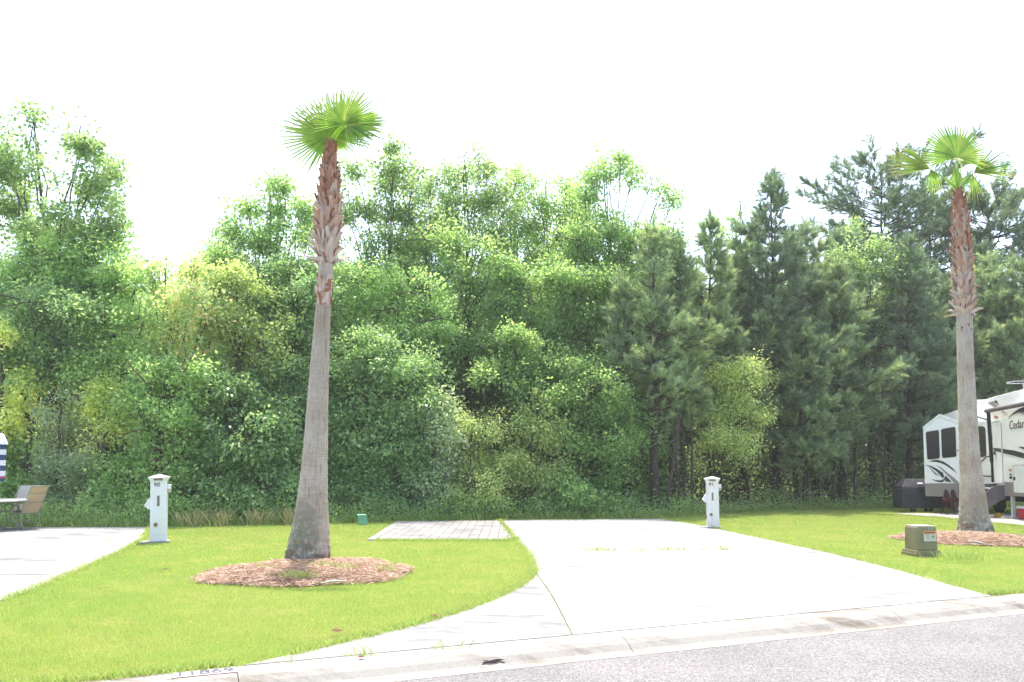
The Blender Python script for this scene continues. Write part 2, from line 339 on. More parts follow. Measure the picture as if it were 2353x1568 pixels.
Vg[:, 2:, 2] *= (1.0 + 0.45 * np.sin(Pg[:, 0] * 5.3 + 2 * np.sin(Pg[:, 1] * 2.3)) * np.sin(Pg[:, 1] * 4.7 + 1.5 * np.sin(Pg[:, 0] * 3.7)))[:, None]
tg = np.clip(0.62 + patch + rng.normal(0, 0.15, ng) - (rng.random(ng) < 0.07) * 0.5, 0, 1)
g = np_obj('lawn_grass', Vg, np.arange(ng * 4).reshape(-1, 4), M_grass, tint=tg); tag(g, 'bright mown grass covering the lots between the concrete pads', 'grass', kind='stuff')
# longer fringe along the hard edges and weeds in the joints
def along(px, n, spread, side=None):
    p = outl(px); L_ = [0]
    for a_, b2 in zip(p[:-1], p[1:]): L_.append(L_[-1] + (b2 - a_).length)
    s_ = rng.random(n) * L_[-1]; X = np.interp(s_, L_, [k.x for k in p]); Y = np.interp(s_, L_, [k.y for k in p])
    return np.stack([X + rng.normal(0, spread, n), Y + rng.normal(0, spread, n)], 1)
fr = np.concatenate([along(apr, 9000, 0.035), along(pad_l, 2500, 0.03), along(left_px, 5000, 0.04), along(pad_px[1:], 3500, 0.03), along([(536, 1535), (250, 1565), (-50, 1590)], 4000, 0.03), along([(862, 1244), (1181, 1244)], 2500, 0.03), along([(2262, 1369), (2353, 1365)], 1200, 0.03), along([(2353, 1212), (2140, 1189)], 1200, 0.03)])
Vf = blades(fr, 0.03, 0.085, 0.005, lean=0.9); tf = np.clip(rng.normal(0.6, 0.25, len(Vf)) - (rng.random(len(Vf)) < 0.12) * 0.5, 0, 1)
g = np_obj('edge_grass', Vf, np.arange(len(Vf) * 4).reshape(-1, 4), M_grass, tint=tf); tag(g, 'longer untrimmed grass hanging over the concrete edges', 'grass', kind='stuff')
wp = []
for u, v, n in ((1360, 1268, 60), (1395, 1268, 60), (1468, 1268, 30), (1525, 1267, 60), (1568, 1267, 50), (1660, 1266, 70), (1620, 1267, 30), (1150, 1199, 80), (1168, 1222, 60), (1182, 1242, 120), (827, 1512, 40), (1020, 1497, 20), (640, 1529, 15), (480, 1233, 20), (243, 1245, 25)):
    c = G(u, v); m_ = rng.normal(0, [0.09, 0.02], (n, 2)); wp.append(m_ + [c.x, c.y])
wp = np.concatenate(wp); Vw = blades(wp, 0.03, 0.10, 0.006, lean=1.0); Vw[:, :, 2] += ZP
g = np_obj('joint_weeds', Vw, np.arange(len(Vw) * 4).reshape(-1, 4), M_grass, tint=np.clip(rng.normal(0.55, 0.3, len(Vw)), 0, 1)); tag(g, 'small weeds sprouting from the joints in the concrete', 'weeds', kind='stuff')

# ------------------------------------------------------------------ pine straw beds
M_straw = leaf_mat('pine straw', [(0.19, 0.105, 0.068), (0.34, 0.215, 0.145), (0.45, 0.315, 0.225), (0.60, 0.47, 0.37)], trans=0.12, rough=0.7, spec=0.2)
def straw_bed(name, label, bed, hgt, n, seed):
    c, rx, ry = bed; r = np.random.default_rng(seed)
    th = thing(name, label, 'mulch bed', (c.x, c.y, 0), 'pine straw beds around the palms')
    R, A = 14, 72; V = [(0, 0, hgt)]; Q = []
    lob = [1 + 0.05 * math.sin(3 * k * 2 * math.pi / A + seed) + 0.04 * math.sin(7 * k * 2 * math.pi / A) for k in range(A)]
    mb = MB(); vs = [Vector((0, 0, hgt))]
    for i in range(1, R + 1):
        for k in range(A):
            t_ = i / R; a_ = 2 * math.pi * k / A; vs.append(Vector((rx * t_ * lob[k] * math.cos(a_), ry * t_ * lob[k] * math.sin(a_), hgt * (1 - t_ ** 2.2) + 0.008 + r.normal(0, 0.008))))
    fs = [(0, 1 + k, 1 + (k + 1) % A) for k in range(A)] + [(1 + (i - 1) * A + k, 1 + i * A + k, 1 + i * A + (k + 1) % A, 1 + (i - 1) * A + (k + 1) % A) for i in range(1, R) for k in range(A)]
    mb.add(vs, fs); mb.build('mound', mat('straw base', (0.28, 0.15, 0.09), (0.14, 0.07, 0.045), rough=1, scale=30, bump=0.8), th, smooth=True)
    t_ = np.sqrt(r.random(n)) * (1.0 + np.abs(r.normal(0, 0.055, n))); a_ = r.random(n) * 2 * np.pi; lb = 1 + 0.05 * np.sin(3 * a_ + seed) + 0.04 * np.sin(7 * a_)
    x = rx * t_ * lb * np.cos(a_); y = ry * t_ * lb * np.sin(a_); z = hgt * np.clip(1 - t_ ** 2.2, 0, 1) + 0.014 + r.random(n) * 0.03
    al = r.random(n) * 2 * np.pi; L_ = (0.08 + 0.12 * r.random(n)) / 2; pit = r.normal(0, 0.16, n); wd = 0.0025 + 0.002 * r.random(n)
    d = np.stack([np.cos(al) * L_, np.sin(al) * L_, np.sin(pit) * L_], 1); s_ = np.stack([-np.sin(al) * wd, np.cos(al) * wd, r.normal(0, 0.4, n) * wd], 1); p = np.stack([x, y, z], 1)
    b_ = np.stack([np.zeros(n), np.zeros(n), 0.014 * r.random(n)], 1)
    V = np.stack([p - d - s_, p - s_ + b_, p - d + s_, p + s_ + b_, p + d], 1).reshape(-1, 3); k = np.arange(n) * 5
    Q = np.concatenate([np.stack([k, k + 1, k + 3, k + 2], 1), np.stack([k + 1, k + 4, k + 4, k + 3], 1)])
    T = np.concatenate([np.stack([k, k + 1, k + 3], 1), np.stack([k, k + 3, k + 2], 1), np.stack([k + 1, k + 4, k + 3], 1)])
    ti = np.clip(r.normal(0.5, 0.25, n), 0, 1); np_obj('straw', V, T, M_straw, th, tint=np.concatenate([ti, ti, ti]), k=3)
    return th
straw_bed('straw_bed', 'wide reddish pine straw bed around the taller palm left of the driveway', BED1, 0.085, 30000, 3)
straw_bed('straw_bed', 'pine straw bed around the palm in front of the white trailer', BED2, 0.085, 26000, 4)
wp = []
for u, v, n, sx in ((725, 1285, 120, .10), (740, 1309, 170, .14), (795, 1313, 110, .08), (690, 1330, 150, .12), (610, 1312, 40, .06), (890, 1312, 60, .08), (2225, 1285, 200, .25), (2180, 1279, 90, .15)):
    c = G(u, v, 0.06); wp.append(np.concatenate([rng.normal(0, [sx, 0.05], (n, 2)) + [c.x, c.y]], 0))
wp = np.concatenate(wp); Vw = blades(wp, 0.05, 0.16, 0.006, lean=0.9); Vw[:, :, 2] += 0.05
g = np_obj('bed_weeds', Vw, np.arange(len(Vw) * 4).reshape(-1, 4), M_grass, tint=np.clip(rng.normal(0.65, 0.2, len(Vw)), 0, 1)); tag(g, 'bright green weeds coming up through the pine straw', 'weeds', kind='stuff')

# ------------------------------------------------------------------ palms
def palm_bark():
    m, t, b, N, L = nodes('palm bark'); b.inputs['Roughness'].default_value = 0.9; b.inputs['Specular IOR Level'].default_value = 0.15
    tc = N('ShaderNodeTexCoord')
    mp = N('ShaderNodeMapping'); mp.inputs['Scale'].default_value = (2.2, 2.2, 34); L(tc.outputs['Object'], mp.inputs[0])
    n1 = N('ShaderNodeTexNoise'); n1.inputs['Scale'].default_value = 3.2; n1.inputs['Detail'].default_value = 6; n1.inputs['Roughness'].default_value = 0.65; L(mp.outputs[0], n1.inputs[0])
    mp2 = N('ShaderNodeMapping'); mp2.inputs['Scale'].default_value = (26, 26, 1.1); L(tc.outputs['Object'], mp2.inputs[0])
    n2 = N('ShaderNodeTexNoise'); n2.inputs['Scale'].default_value = 2.2; n2.inputs['Detail'].default_value = 5; L(mp2.outputs[0], n2.inputs[0])
    n3 = N('ShaderNodeTexNoise'); n3.inputs['Scale'].default_value = 1.7; n3.inputs['Detail'].default_value = 5; L(tc.outputs['Object'], n3.inputs[0])
    r1 = ramp(N, [(0.28, (0.31, 0.265, 0.21)), (0.50, (0.455, 0.40, 0.335)), (0.72, (0.515, 0.465, 0.40))]); L(n1.outputs['Fac'], r1.inputs[0])
    r2 = ramp(N, [(0.30, (0.45, 0.40, 0.37)), (0.40, (0.92, 0.92, 0.92)), (0.6, (1.05, 1.04, 1.03))]); L(n2.outputs['Fac'], r2.inputs[0])
    mm = N('ShaderNodeMixRGB'); mm.blend_type = 'MULTIPLY'; mm.inputs[0].default_value = 1; L(r1.outputs[0], mm.inputs[1]); L(r2.outputs[0], mm.inputs[2])
    r3 = ramp(N, [(0.35, (0.82, 0.74, 0.69)), (0.6, (1.05, 1.05, 1.05))]); L(n3.outputs['Fac'], r3.inputs[0])
    m3 = N('ShaderNodeMixRGB'); m3.blend_type = 'MULTIPLY'; m3.inputs[0].default_value = 1; L(mm.outputs[0], m3.inputs[1]); L(r3.outputs[0], m3.inputs[2])
    # lichen on the foot of the trunk, on its left side
    at_ = N('ShaderNodeAttribute'); at_.attribute_name = 'tint'
    n4 = N('ShaderNodeTexNoise'); n4.inputs['Scale'].default_value = 11; n4.inputs['Detail'].default_value = 7; L(tc.outputs['Object'], n4.inputs[0])
    mu = N('ShaderNodeMath'); mu.operation = 'MULTIPLY'; L(at_.outputs['Fac'], mu.inputs[0]); r4 = ramp(N, [(0.36, (0, 0, 0)), (0.50, (1, 1, 1))]); L(n4.outputs['Fac'], r4.inputs[0]); L(r4.outputs[0], mu.inputs[1])
    m4 = N('ShaderNodeMixRGB'); m4.inputs[2].default_value = (0.22, 0.235, 0.165, 1); L(mu.outputs[0], m4.inputs[0]); L(m3.outputs[0], m4.inputs[1]); L(m4.outputs[0], b.inputs['Base Color'])
    sx_ = N('ShaderNodeSeparateXYZ'); L(tc.outputs['Object'], sx_.inputs[0]); mr = N('ShaderNodeMapRange'); mr.inputs['From Min'].default_value = 0.55; mr.inputs['From Max'].default_value = 0.0; L(sx_.outputs['Z'], mr.inputs['Value'])
    n5 = N('ShaderNodeTexNoise'); n5.inputs['Scale'].default_value = 5; n5.inputs['Detail'].default_value = 6; L(tc.outputs['Object'], n5.inputs[0]); r5 = ramp(N, [(0.52, (0, 0, 0)), (0.60, (1, 1, 1))]); L(n5.outputs['Fac'], r5.inputs[0])
    mu5 = N('ShaderNodeMath'); mu5.operation = 'MULTIPLY'; L(mr.outputs[0], mu5.inputs[0]); L(r5.outputs[0], mu5.inputs[1]); m5 = N('ShaderNodeMixRGB'); m5.inputs[2].default_value = (0.17, 0.105, 0.07, 1); L(mu5.outputs[0], m5.inputs[0]); L(m4.outputs[0], m5.inputs[1]); L(m5.outputs[0], b.inputs['Base Color'])
    ad = N('ShaderNodeMath'); ad.operation = 'ADD'; L(n1.outputs['Fac'], ad.inputs[0]); L(r2.outputs[0], ad.inputs[1])
    bm = N('ShaderNodeBump'); bm.inputs['Strength'].default_value = 0.6; bm.inputs['Distance'].default_value = 0.02; L(ad.outputs[0], bm.inputs['Height']); L(bm.outputs[0], b.inputs['Normal'])
    return m
M_bark = palm_bark()
M_boot = leaf_mat('palm leaf bases', [(0.15, 0.055, 0.03), (0.34, 0.15, 0.085), (0.46, 0.28, 0.19), (0.58, 0.48, 0.42)], trans=0.05, rough=0.7, spec=0.2)
M_frond = leaf_mat('palm frond', [(0.42, 0.34, 0.16), (0.30, 0.36, 0.07), (0.19, 0.30, 0.05), (0.09, 0.19, 0.045)], trans=0.55, rough=0.4, spec=0.4, warm=1.0, gain=1.5)
def smooth_path(ctrl, n):
    c = np.array(ctrl); s_ = np.linspace(0, 1, len(c)); t_ = np.linspace(0, 1, n)
    # Catmull-Rom through the control rows
    out = []
    for x in t_ * (len(c) - 1):
        i = min(int(x), len(c) - 2); f = x - i; p0, p1, p2, p3 = c[max(i - 1, 0)], c[i], c[i + 1], c[min(i + 2, len(c) - 1)]
        out.append(0.5 * ((2 * p1) + (-p0 + p2) * f + (2 * p0 - 5 * p1 + 4 * p2 - p3) * f * f + (-p0 + 3 * p1 - 3 * p2 + p3) * f ** 3))
    return np.array(out)
def fan(hub, axis, normal, R, nseg=40, spread=140, joined=0.52, droop=0.12, seed=0, thin=1.0, base=None, fold=0.0, tone=0.0, ragged=0.0):
    r = np.random.default_rng(seed); a = Vector(axis).normalized(); n = Vector(normal); n = (n - a * n.dot(a)).normalized(); s_ = a.cross(n)
    V, T, ti = [], [], []
    hub = Vector(hub); R *= 1.22; sp = math.radians(spread); dth = 2 * sp / nseg
    def P(th, rr, lift=0.0):
        k = abs(th) / sp
        d = a * math.cos(th) + s_ * math.sin(th)
        p = hub + d * rr + n * (lift - 0.16 * (rr / R) ** 2 * R * (0.4 + k) + fold * k * rr)
        p.z -= droop * R * max(0, rr / R - joined) ** 1.5 * (1 + k)
        return p
    for i in range(nseg):
        th = -sp + (i + 0.5) * dth; k = abs(th) / sp
        if ragged and r.random() < ragged * 0.25: continue
        Rt = R * (1.0 - 0.22 * k ** 2) * (0.93 + 0.12 * r.random()); rj = R * joined * 0.86 * (1 - 0.25 * k) * (0.92 + 0.14 * r.random())
        h = 0.034 * R; e = dth / 2
        tipth = th + r.normal(0, 0.02); rm = rj + (Rt - rj) * 0.55; wm = e * rj / rm * 0.62 * thin
        i0 = len(V)
        tip = P(tipth, Rt)
        if ragged and r.random() < ragged: tip.z -= R * 0.25 * r.random()
        V += [hub, P(th - e, rj * .55, 0), P(th, rj * .55, h), P(th + e, rj * .55, 0), P(th - e, rj, 0), P(th, rj, h), P(th + e, rj, 0), P(tipth - wm, rm), P(tipth, rm, h * .6), P(tipth + wm, rm), tip]
        F_ = [(0, 1, 2), (0, 2, 3), (1, 4, 5), (1, 5, 2), (2, 5, 6), (2, 6, 3), (4, 7, 8), (4, 8, 5), (5, 8, 9), (5, 9, 6), (7, 10, 8), (8, 10, 9)]
        T += [tuple(i0 + j for j in f) for f in F_]
        q_ = 0.55 + tone + r.normal(0, 0.16); ti += [q_ + .08, q_ - .08] + [q_ + .06, q_ - .1] * 2 + [q_ - 0.05] * 4 + [q_ - 0.32] * 2
    # petiole
    if base is not None:
        b0 = Vector(base); mid = (b0 + hub) / 2 + (hub - b0).cross(Vector((0, 0, 1))).cross(hub - b0).normalized() * 0.0; mid.z += 0.04
        mb = MB(); mb.tube([b0, (b0 + mid) / 2, mid, (mid + hub) / 2, hub, hub + a * R * 0.10], [0.028, 0.022, 0.017, 0.014, 0.013, 0.004], 6)
        i0 = len(V); V += [Vector(p) for p in mb.v]
        for f in mb.f:
            for j in range(1, len(f) - 1): T.append((i0 + f[0], i0 + f[j], i0 + f[j + 1])); ti.append(0.5)
    return [tuple(p) for p in V], T, np.clip(ti, 0, 1)
def palm(name, label, Y, rows, boots, band, fronds, lichen, seed):
    r = np.random.default_rng(seed)
    base = at((rows[0][1] + rows[0][2]) / 2, rows[0][0], Y); base.z = 0
    th = thing(name, label, 'palm tree', base, 'fan palms beside the driveway')
    ctrl = []
    for v, ul, ur in rows:
        p = at((ul + ur) / 2, v, Y); rad = (at(ur, v, Y) - at(ul, v, Y)).length / 2; ctrl.append((p.x, p.y, p.z, rad))
    ctrl[0] = (ctrl[0][0], ctrl[0][1], 0.03, ctrl[0][3])
    path = smooth_path(ctrl, 190); n = 56; V = []; tint = []
    for i, (x, y, z, rad) in enumerate(path):
        low = max(0.0, 1 - z / 1.0)
        for k in range(n):
            a_ = 2 * math.pi * k / n
            crack = -0.05 * low * (abs(math.sin(a_ * 3.5 + 0.7 * math.sin(z * 5))) < 0.13)
            ridge = 0.012 * max(0, 1 - z / 0.55) * math.sin(a_ * 9 + math.sin(z * 11 + a_ * 2) * 2) + 0.005 * math.sin(z * 52 + 1.4 * math.sin(a_ * 2)) * (0.4 + 0.6 * r.random())
            left = max(0, math.cos(a_ - math.pi * 1.22)); lump = lichen * 0.05 * left * max(0, 1 - z / 0.8) * (0.2 + 0.6 * abs(math.sin(z * 13 + a_ * 5)) + r.random() * 0.6)
            rr = rad + crack + ridge + r.normal(0, 0.0025) + lump
            V.append((x + rr * math.cos(a_), y + rr * math.sin(a_), z))
            tint.append(min(1, (lichen * 1.3 * left ** 0.5 + 0.12) * max(0, min(1, 1.6 - z / 0.75))))
    m_ = len(path); Q = [(i * n + k, i * n + (k + 1) % n, (i + 1) * n + (k + 1) % n, (i + 1) * n + k) for i in range(m_ - 1) for k in range(n)]
    tq = [tint[q_[0]] for q_ in Q]
    np_obj('trunk', V, Q, M_bark, th, off=base, tint=tq, smooth=True)
    # jacket of old leaf bases
    zs = path[:, 2]
    def core(z): return [np.interp(z, zs, path[:, j]) for j in (0, 1, 3)]
    mb = MB(); ti = []
    def strap(z, a_, L_, wd, out, slant, tone, drop=0.0):
        x, y, rad = core(z); e = Vector((math.cos(a_), math.sin(a_), 0)); tn = Vector((-e.y, e.x, 0)); p = Vector((x, y, z)) + e * (rad * 0.93)
        secs = []
        for t_ in (0, 0.3, 0.65, 1.0):
            c_ = p + e * (out * L_ * (t_ ** 1.4)) + tn * (slant * L_ * t_) + Vector((0, 0, L_ * t_ * math.sqrt(max(0.05, 1 - slant ** 2 - out ** 2)) - drop * t_ * t_))
            wdt = wd * (1.25 - 0.6 * t_) / 2; nn = (e - Vector((0, 0, out * 0.7))).normalized(); thk = 0.008
            sd_ = (tn - Vector((0, 0, slant * 0.8))).normalized()
            secs.append([c_ - sd_ * wdt, c_ + nn * 0.012, c_ + sd_ * wdt, c_ - nn * thk])
        vs = [p_ for s_ in secs for p_ in s_]; k0 = len(mb.f)
        mb.add(vs, [(i * 4 + k, i * 4 + (k + 1) % 4, (i + 1) * 4 + (k + 1) % 4, (i + 1) * 4 + k) for i in range(3) for k in range(4)] + [(12, 13, 14, 15)])
        ti.extend([min(1, max(0, tone + r.normal(0, 0.05)))] * (len(mb.f) - k0))
    zb = at(boots[2], boots[0], Y).z; zt = at(boots[2], boots[1], Y).z; rows_n = boots[3]
    for i in range(rows_n):
        f = i / (rows_n - 1); z = zb + (zt - zb) * f; per = 11 if f < 0.75 else 8
        for k in range(per):
            a_ = 2 * math.pi * (k + 0.5 * (i % 2)) / per + r.normal(0, 0.12)
            L_ = (0.29 - 0.12 * f) * (0.75 + 0.5 * r.random()); sl = (0.34 if (k + i) % 2 else -0.34) * (1.3 - f) + r.normal(0, 0.12)
            if i == 0: sl *= 1.9
            strap(z + r.normal(0, 0.02), a_, L_, 0.105 - 0.03 * f, max(0.05, 0.36 - 0.22 * f + r.normal(0, 0.07)), max(-0.9, min(0.9, sl)), 0.95 - 0.62 * f + r.normal(0, 0.10), 0.08 if i == 0 else 0.0)
            if f > 0.45 or r.random() < 0.35:
                strap(z - 0.02, a_ + r.normal(0, .3), L_ * .7, 0.05, 0.10 + 0.15 * r.random(), r.normal(0, .5), 0.2 + r.normal(0, .1))
    for (v0, v1, k_) in band:
        za, zc = at(boots[2], v0, Y).z, at(boots[2], v1, Y).z
        for j in range(k_):
            strap(za + (zc - za) * r.random(), r.random() * 6.28, 0.10 + 0.10 * r.random(), 0.05 + .04 * r.random(), 0.02 + 0.12 * r.random(), r.normal(0, 0.3), r.choice([0.25, 0.35, 0.75, 0.95]))
    o = mb.build('leaf_base_jacket', M_boot, th, off=base)
    a_ = o.data.attributes.new('tint', 'FLOAT', 'FACE'); tt = np.array(ti + [0.5] * max(0, len(o.data.polygons) - len(ti)))[:len(o.data.polygons)]; a_.data.foreach_set('value', tt.astype(np.float32))
    topv = rows[-1]; top = at((topv[1] + topv[2]) / 2, topv[0], Y)
    for i, fr_ in enumerate(fronds):
        (hu, hv, dy, ax, nm, R, kw) = fr_
        hub = at(hu, hv, Y + dy); V_, T_, t_ = fan(hub, ax, nm, R, seed=seed * 31 + i, base=top + Vector((r.normal(0, .03), r.normal(0, .03), 0.02)), **kw)
        np_obj('frond', V_, T_, M_frond, th, off=base, tint=t_, k=3)
    return th
YL = CAMH * F / (1291 - HOR); YR = CAMH * F / (1222 - HOR)
palm('fan_palm', 'taller fan palm left of the driveway with lichen on its flared grey foot', YL,
     [(1294, 660, 760), (1275, 662, 758), (1250, 666, 757), (1200, 675, 755), (1150, 683, 753), (1100, 690, 752), (1000, 700, 753), (900, 708, 754), (800, 717, 757), (700, 726, 760), (612, 732, 766), (560, 732, 772), (500, 732, 778), (440, 737, 776), (380, 744, 772), (345, 750, 770), (330, 755, 768)],
     (604, 345, 755, 22), [(705, 655, 70)],
     [(753, 317, 0.10, (-0.62, 0.10, 0.72), (0.25, -0.90, 0.25), 0.86, dict(nseg=44, spread=135, joined=0.46, droop=0.03)),
      (768, 300, 0.40, (0.05, 0.25, 0.95), (0.05, -0.9, 0.25), 0.92, dict(nseg=36, spread=95, joined=0.46, droop=0.02, tone=-0.1)),
      (790, 286, -0.25, (0.02, 0.10, 0.98), (-0.15, -0.95, 0.05), 0.66, dict(nseg=36, spread=98, joined=0.55, droop=0.02, tone=0.0)),
      (795, 289, -0.22, (0.90, -0.05, 0.12), (-0.1, -0.75, 0.5), 0.68, dict(nseg=24, spread=52, joined=0.5, droop=0.08, tone=0.06)),
      (794, 292, -0.24, (0.68, -0.15, -0.70), (0.35, -0.85, 0.2), 0.52, dict(nseg=16, spread=38, joined=0.5, droop=0.10, tone=0.02)),
      (770, 318, 0.35, (0.60, 0.35, -0.50), (-0.1, -0.8, 0.5), 0.46, dict(nseg=22, spread=75, joined=0.4, droop=0.15, tone=-0.12)),
      (757, 318, 0.30, (-0.35, 0.3, -0.60), (0.1, -0.85, 0.3), 0.40, dict(nseg=18, spread=60, joined=0.4, droop=0.15, tone=-0.1))],
     1.0, 11)
palm('fan_palm', 'shorter fan palm at the trailer with a fuller reddish jacket of leaf bases', YR,
     [(1224, 2203, 2279), (1210, 2205, 2277), (1180, 2207, 2268), (1140, 2208, 2262), (1050, 2207, 2250), (950, 2204, 2243), (850, 2202, 2237), (760, 2200, 2233), (720, 2199, 2233), (660, 2196, 2232), (580, 2193, 2228), (520, 2190, 2224), (480, 2191, 2218), (452, 2194, 2212), (440, 2197, 2208)],
     (722, 450, 2212, 26), [(775, 735, 12)],
     [(2199, 362, -0.15, (0.03, 0.15, 0.95), (0.0, -0.92, 0.15), 0.86, dict(nseg=40, spread=110, joined=0.70, droop=0.03, tone=-0.02)),
      (2137, 389, 0.0, (-0.85, 0.05, 0.42), (0.15, -0.95, 0.15), 0.98, dict(nseg=22, spread=36, joined=0.42, droop=0.06, tone=-0.12, ragged=0.35)),
      (2138, 391, 0.0, (0.30, 0.05, -0.75), (0.3, -0.9, 0.1), 0.52, dict(nseg=16, spread=52, joined=0.4, droop=0.1, tone=0.12, ragged=0.5)),
      (2237, 398, 0.0, (0.86, 0.05, 0.42), (-0.10, -0.97, 0.10), 1.2, dict(nseg=22, spread=36, joined=0.42, droop=0.06, tone=-0.1, ragged=0.35)),
      (2234, 400, 0.0, (-0.30, 0.05, -0.8), (-0.3, -0.9, 0.1), 0.60, dict(nseg=18, spread=50, joined=0.4, droop=0.15, tone=0.12, ragged=0.5)),
      (2197, 378, 0.12, (0.0, 0.0, -1), (0.1, -0.95, 0.1), 0.62, dict(nseg=14, spread=22, joined=0.6, droop=0.1, tone=0.0)),
      (2210, 378, 0.3, (0.5, 0.3, 0.5), (-0.2, -0.8, 0.4), 0.5, dict(nseg=16, spread=50, joined=0.5, droop=0.1, tone=-0.15, ragged=0.3))],
     0.35, 12)

# ------------------------------------------------------------------ trees
M_trunk = mat('tree bark', (0.13, 0.105, 0.085), (0.05, 0.04, 0.033), rough=0.95, scale=9, bump=0.8, stretch=(3, 3, 0.6))
M_ptrunk = mat('pine bark', (0.12, 0.09, 0.075), (0.045, 0.035, 0.03), rough=0.95, scale=9, bump=0.8, stretch=(3, 3, 0.7))
M_redtrunk = mat('reddish bark', (0.17, 0.10, 0.075), (0.07, 0.04, 0.032), rough=0.95, scale=9, bump=0.8, stretch=(3, 3, 0.6))
LM = {
 'tulip':  leaf_mat('tulip tree leaves', [(0.035, 0.085, 0.018), (0.075, 0.15, 0.028), (0.115, 0.20, 0.035), (0.17, 0.25, 0.05)], 0.58, 0.45, 0.4, gain=2.6, wash=0.36),
 'bright': leaf_mat('fresh green leaves', [(0.05, 0.11, 0.018), (0.095, 0.19, 0.026), (0.14, 0.25, 0.032), (0.19, 0.29, 0.05)], 0.58, 0.5, 0.35, gain=2.5, wash=0.36),
 'mid':    leaf_mat('mid green leaves', [(0.034, 0.080, 0.014), (0.064, 0.132, 0.020), (0.10, 0.18, 0.026), (0.155, 0.225, 0.042)], 0.55, 0.42, 0.45, gain=3.8, wash=0.36),
 'dark':   leaf_mat('glossy dark leaves', [(0.020, 0.054, 0.011), (0.037, 0.085, 0.016), (0.062, 0.122, 0.022), (0.105, 0.17, 0.036)], 0.45, 0.30, 0.6, gain=4.4, wash=0.36),
 'olive':  leaf_mat('olive green leaves', [(0.05, 0.08, 0.014), (0.085, 0.125, 0.016), (0.13, 0.17, 0.022), (0.18, 0.21, 0.035)], 0.45, 0.5, 0.3, gain=4.4, wash=0.36),
 'yellow': leaf_mat('yellow green leaves', [(0.09, 0.12, 0.018), (0.16, 0.19, 0.02), (0.24, 0.25, 0.028), (0.33, 0.27, 0.05)], 0.5, 0.5, 0.3, 1.1, gain=4.4, wash=0.36),
 'red':    leaf_mat('red tipped leaves', [(0.05, 0.10, 0.022), (0.09, 0.155, 0.03), (0.14, 0.19, 0.04), (0.30, 0.15, 0.06)], 0.5, 0.45, 0.35, gain=4.0, wash=0.36),
 'grey':   leaf_mat('grey green leaves', [(0.05, 0.075, 0.032), (0.085, 0.12, 0.05), (0.12, 0.16, 0.07), (0.17, 0.21, 0.10)], 0.4, 0.45, 0.4, gain=4.0, wash=0.36),
 'pine':   leaf_mat('pine needles', [(0.036, 0.062, 0.028), (0.057, 0.090, 0.038), (0.088, 0.125, 0.045), (0.145, 0.17, 0.05)], 0.35, 0.45, 0.4, gain=4.2, wash=0.28),
 'darkpine': leaf_mat('dark pine needles', [(0.024, 0.045, 0.026), (0.038, 0.065, 0.034), (0.056, 0.088, 0.040), (0.09, 0.12, 0.045)], 0.3, 0.45, 0.4, gain=4.2, wash=0.28),
}
DK, NK, LK, SK = 2.1, 1.45, 1.25, 1.22                                      # cluster density, leaves per cluster, leaf size, lobe size
def unit(v): return v / np.maximum(np.linalg.norm(v, axis=-1, keepdims=True), 1e-9)
def leaves(C, D, n, R, L_, W, r, tone, up=0.7, spread=0.22):
    k = len(C); N_ = k * n
    c = np.repeat(C, n, 0); d0 = np.repeat(D, n, 0); tn = np.repeat(tone, n)
    off = r.normal(0, R, (N_, 3)) * [1, 1, 0.75]
    d = unit(d0 * 0.5 + unit(off) * 0.7 + r.normal(0, 0.45, (N_, 3)) + [0, 0, -0.25])
    nn = unit(np.array([0, 0, up]) + r.normal(0, 0.55, (N_, 3))); s_ = unit(np.cross(d, nn)); n2 = np.cross(s_, d)
    l = (L_ * (0.65 + 0.7 * r.random(N_)))[:, None]; w_ = l * (W / L_) * 0.5
    p = c + off
    V = np.stack([p, p + d * l * .45 + s_ * w_ + n2 * l * .08, p + d * l - n2 * l * .08, p + d * l * .45 - s_ * w_ + n2 * l * .08], 1)
    return V.reshape(-1, 3), np.clip(tn + r.normal(0, spread, N_), 0, 1)
def crown_clusters(lobes, Y, r, dens, flat=1.0):
    C, D = [], []
    cs = []
    for (u, v, ru, rv) in lobes:
        Yl = Y + r.normal(0, 0.35); c = np.array(at(u, v, Yl)); a = SK * ru * Yl / F; b = SK * rv * Yl / F
        q = np.array([a, (a + b) / 2 * flat, b]); cs.append((c, q))
        ns = 7
        sd_ = unit(r.normal(0, 1, (ns, 3))); sc_c = c + sd_ * q * (0.5 + 0.4 * r.random((ns, 1))); sr = (0.28 + 0.3 * r.random(ns))
        area = (a * b + a * q[1] + b * q[1]) / 3 * 12.6
        n = int(max(14, area * dens)); m_ = n // 2
        # loose fill
        dd = unit(r.normal(0, 1, (m_, 3))); rr = np.minimum(np.abs(r.normal(0, 0.6, (m_, 1))), 1.12); C.append(c + dd * rr * q); D.append(dd)
        # clumps
        j = r.integers(0, ns, n - m_); dd = unit(r.normal(0, 1, (n - m_, 3)) + [0, 0, 0.25]); rr = (0.45 + 0.75 * r.random((n - m_, 1)) ** 1.3)
        C.append(sc_c[j] + dd * rr * q * sr[j][:, None]); D.append(unit(dd + sd_[j] * 0.6))
    C, D = np.concatenate(C), np.concatenate(D)
    ph = r.random(9) * 6.28; x, y, z = C.T                            # uneven growth: gaps and clumps
    f = np.sin(x * 4.1 + ph[0] + 1.2 * np.sin(z * 2.7 + ph[1])) + np.sin(z * 5.3 + ph[2] + 1.1 * np.sin(x * 3.1 + ph[3])) + np.sin(y * 4.3 + ph[4] + np.sin(z * 3.3 + ph[5])) + r.normal(0, 0.5, len(C))
    k = f > -0.35; C, D = C[k], D[k]
    return C, D, cs
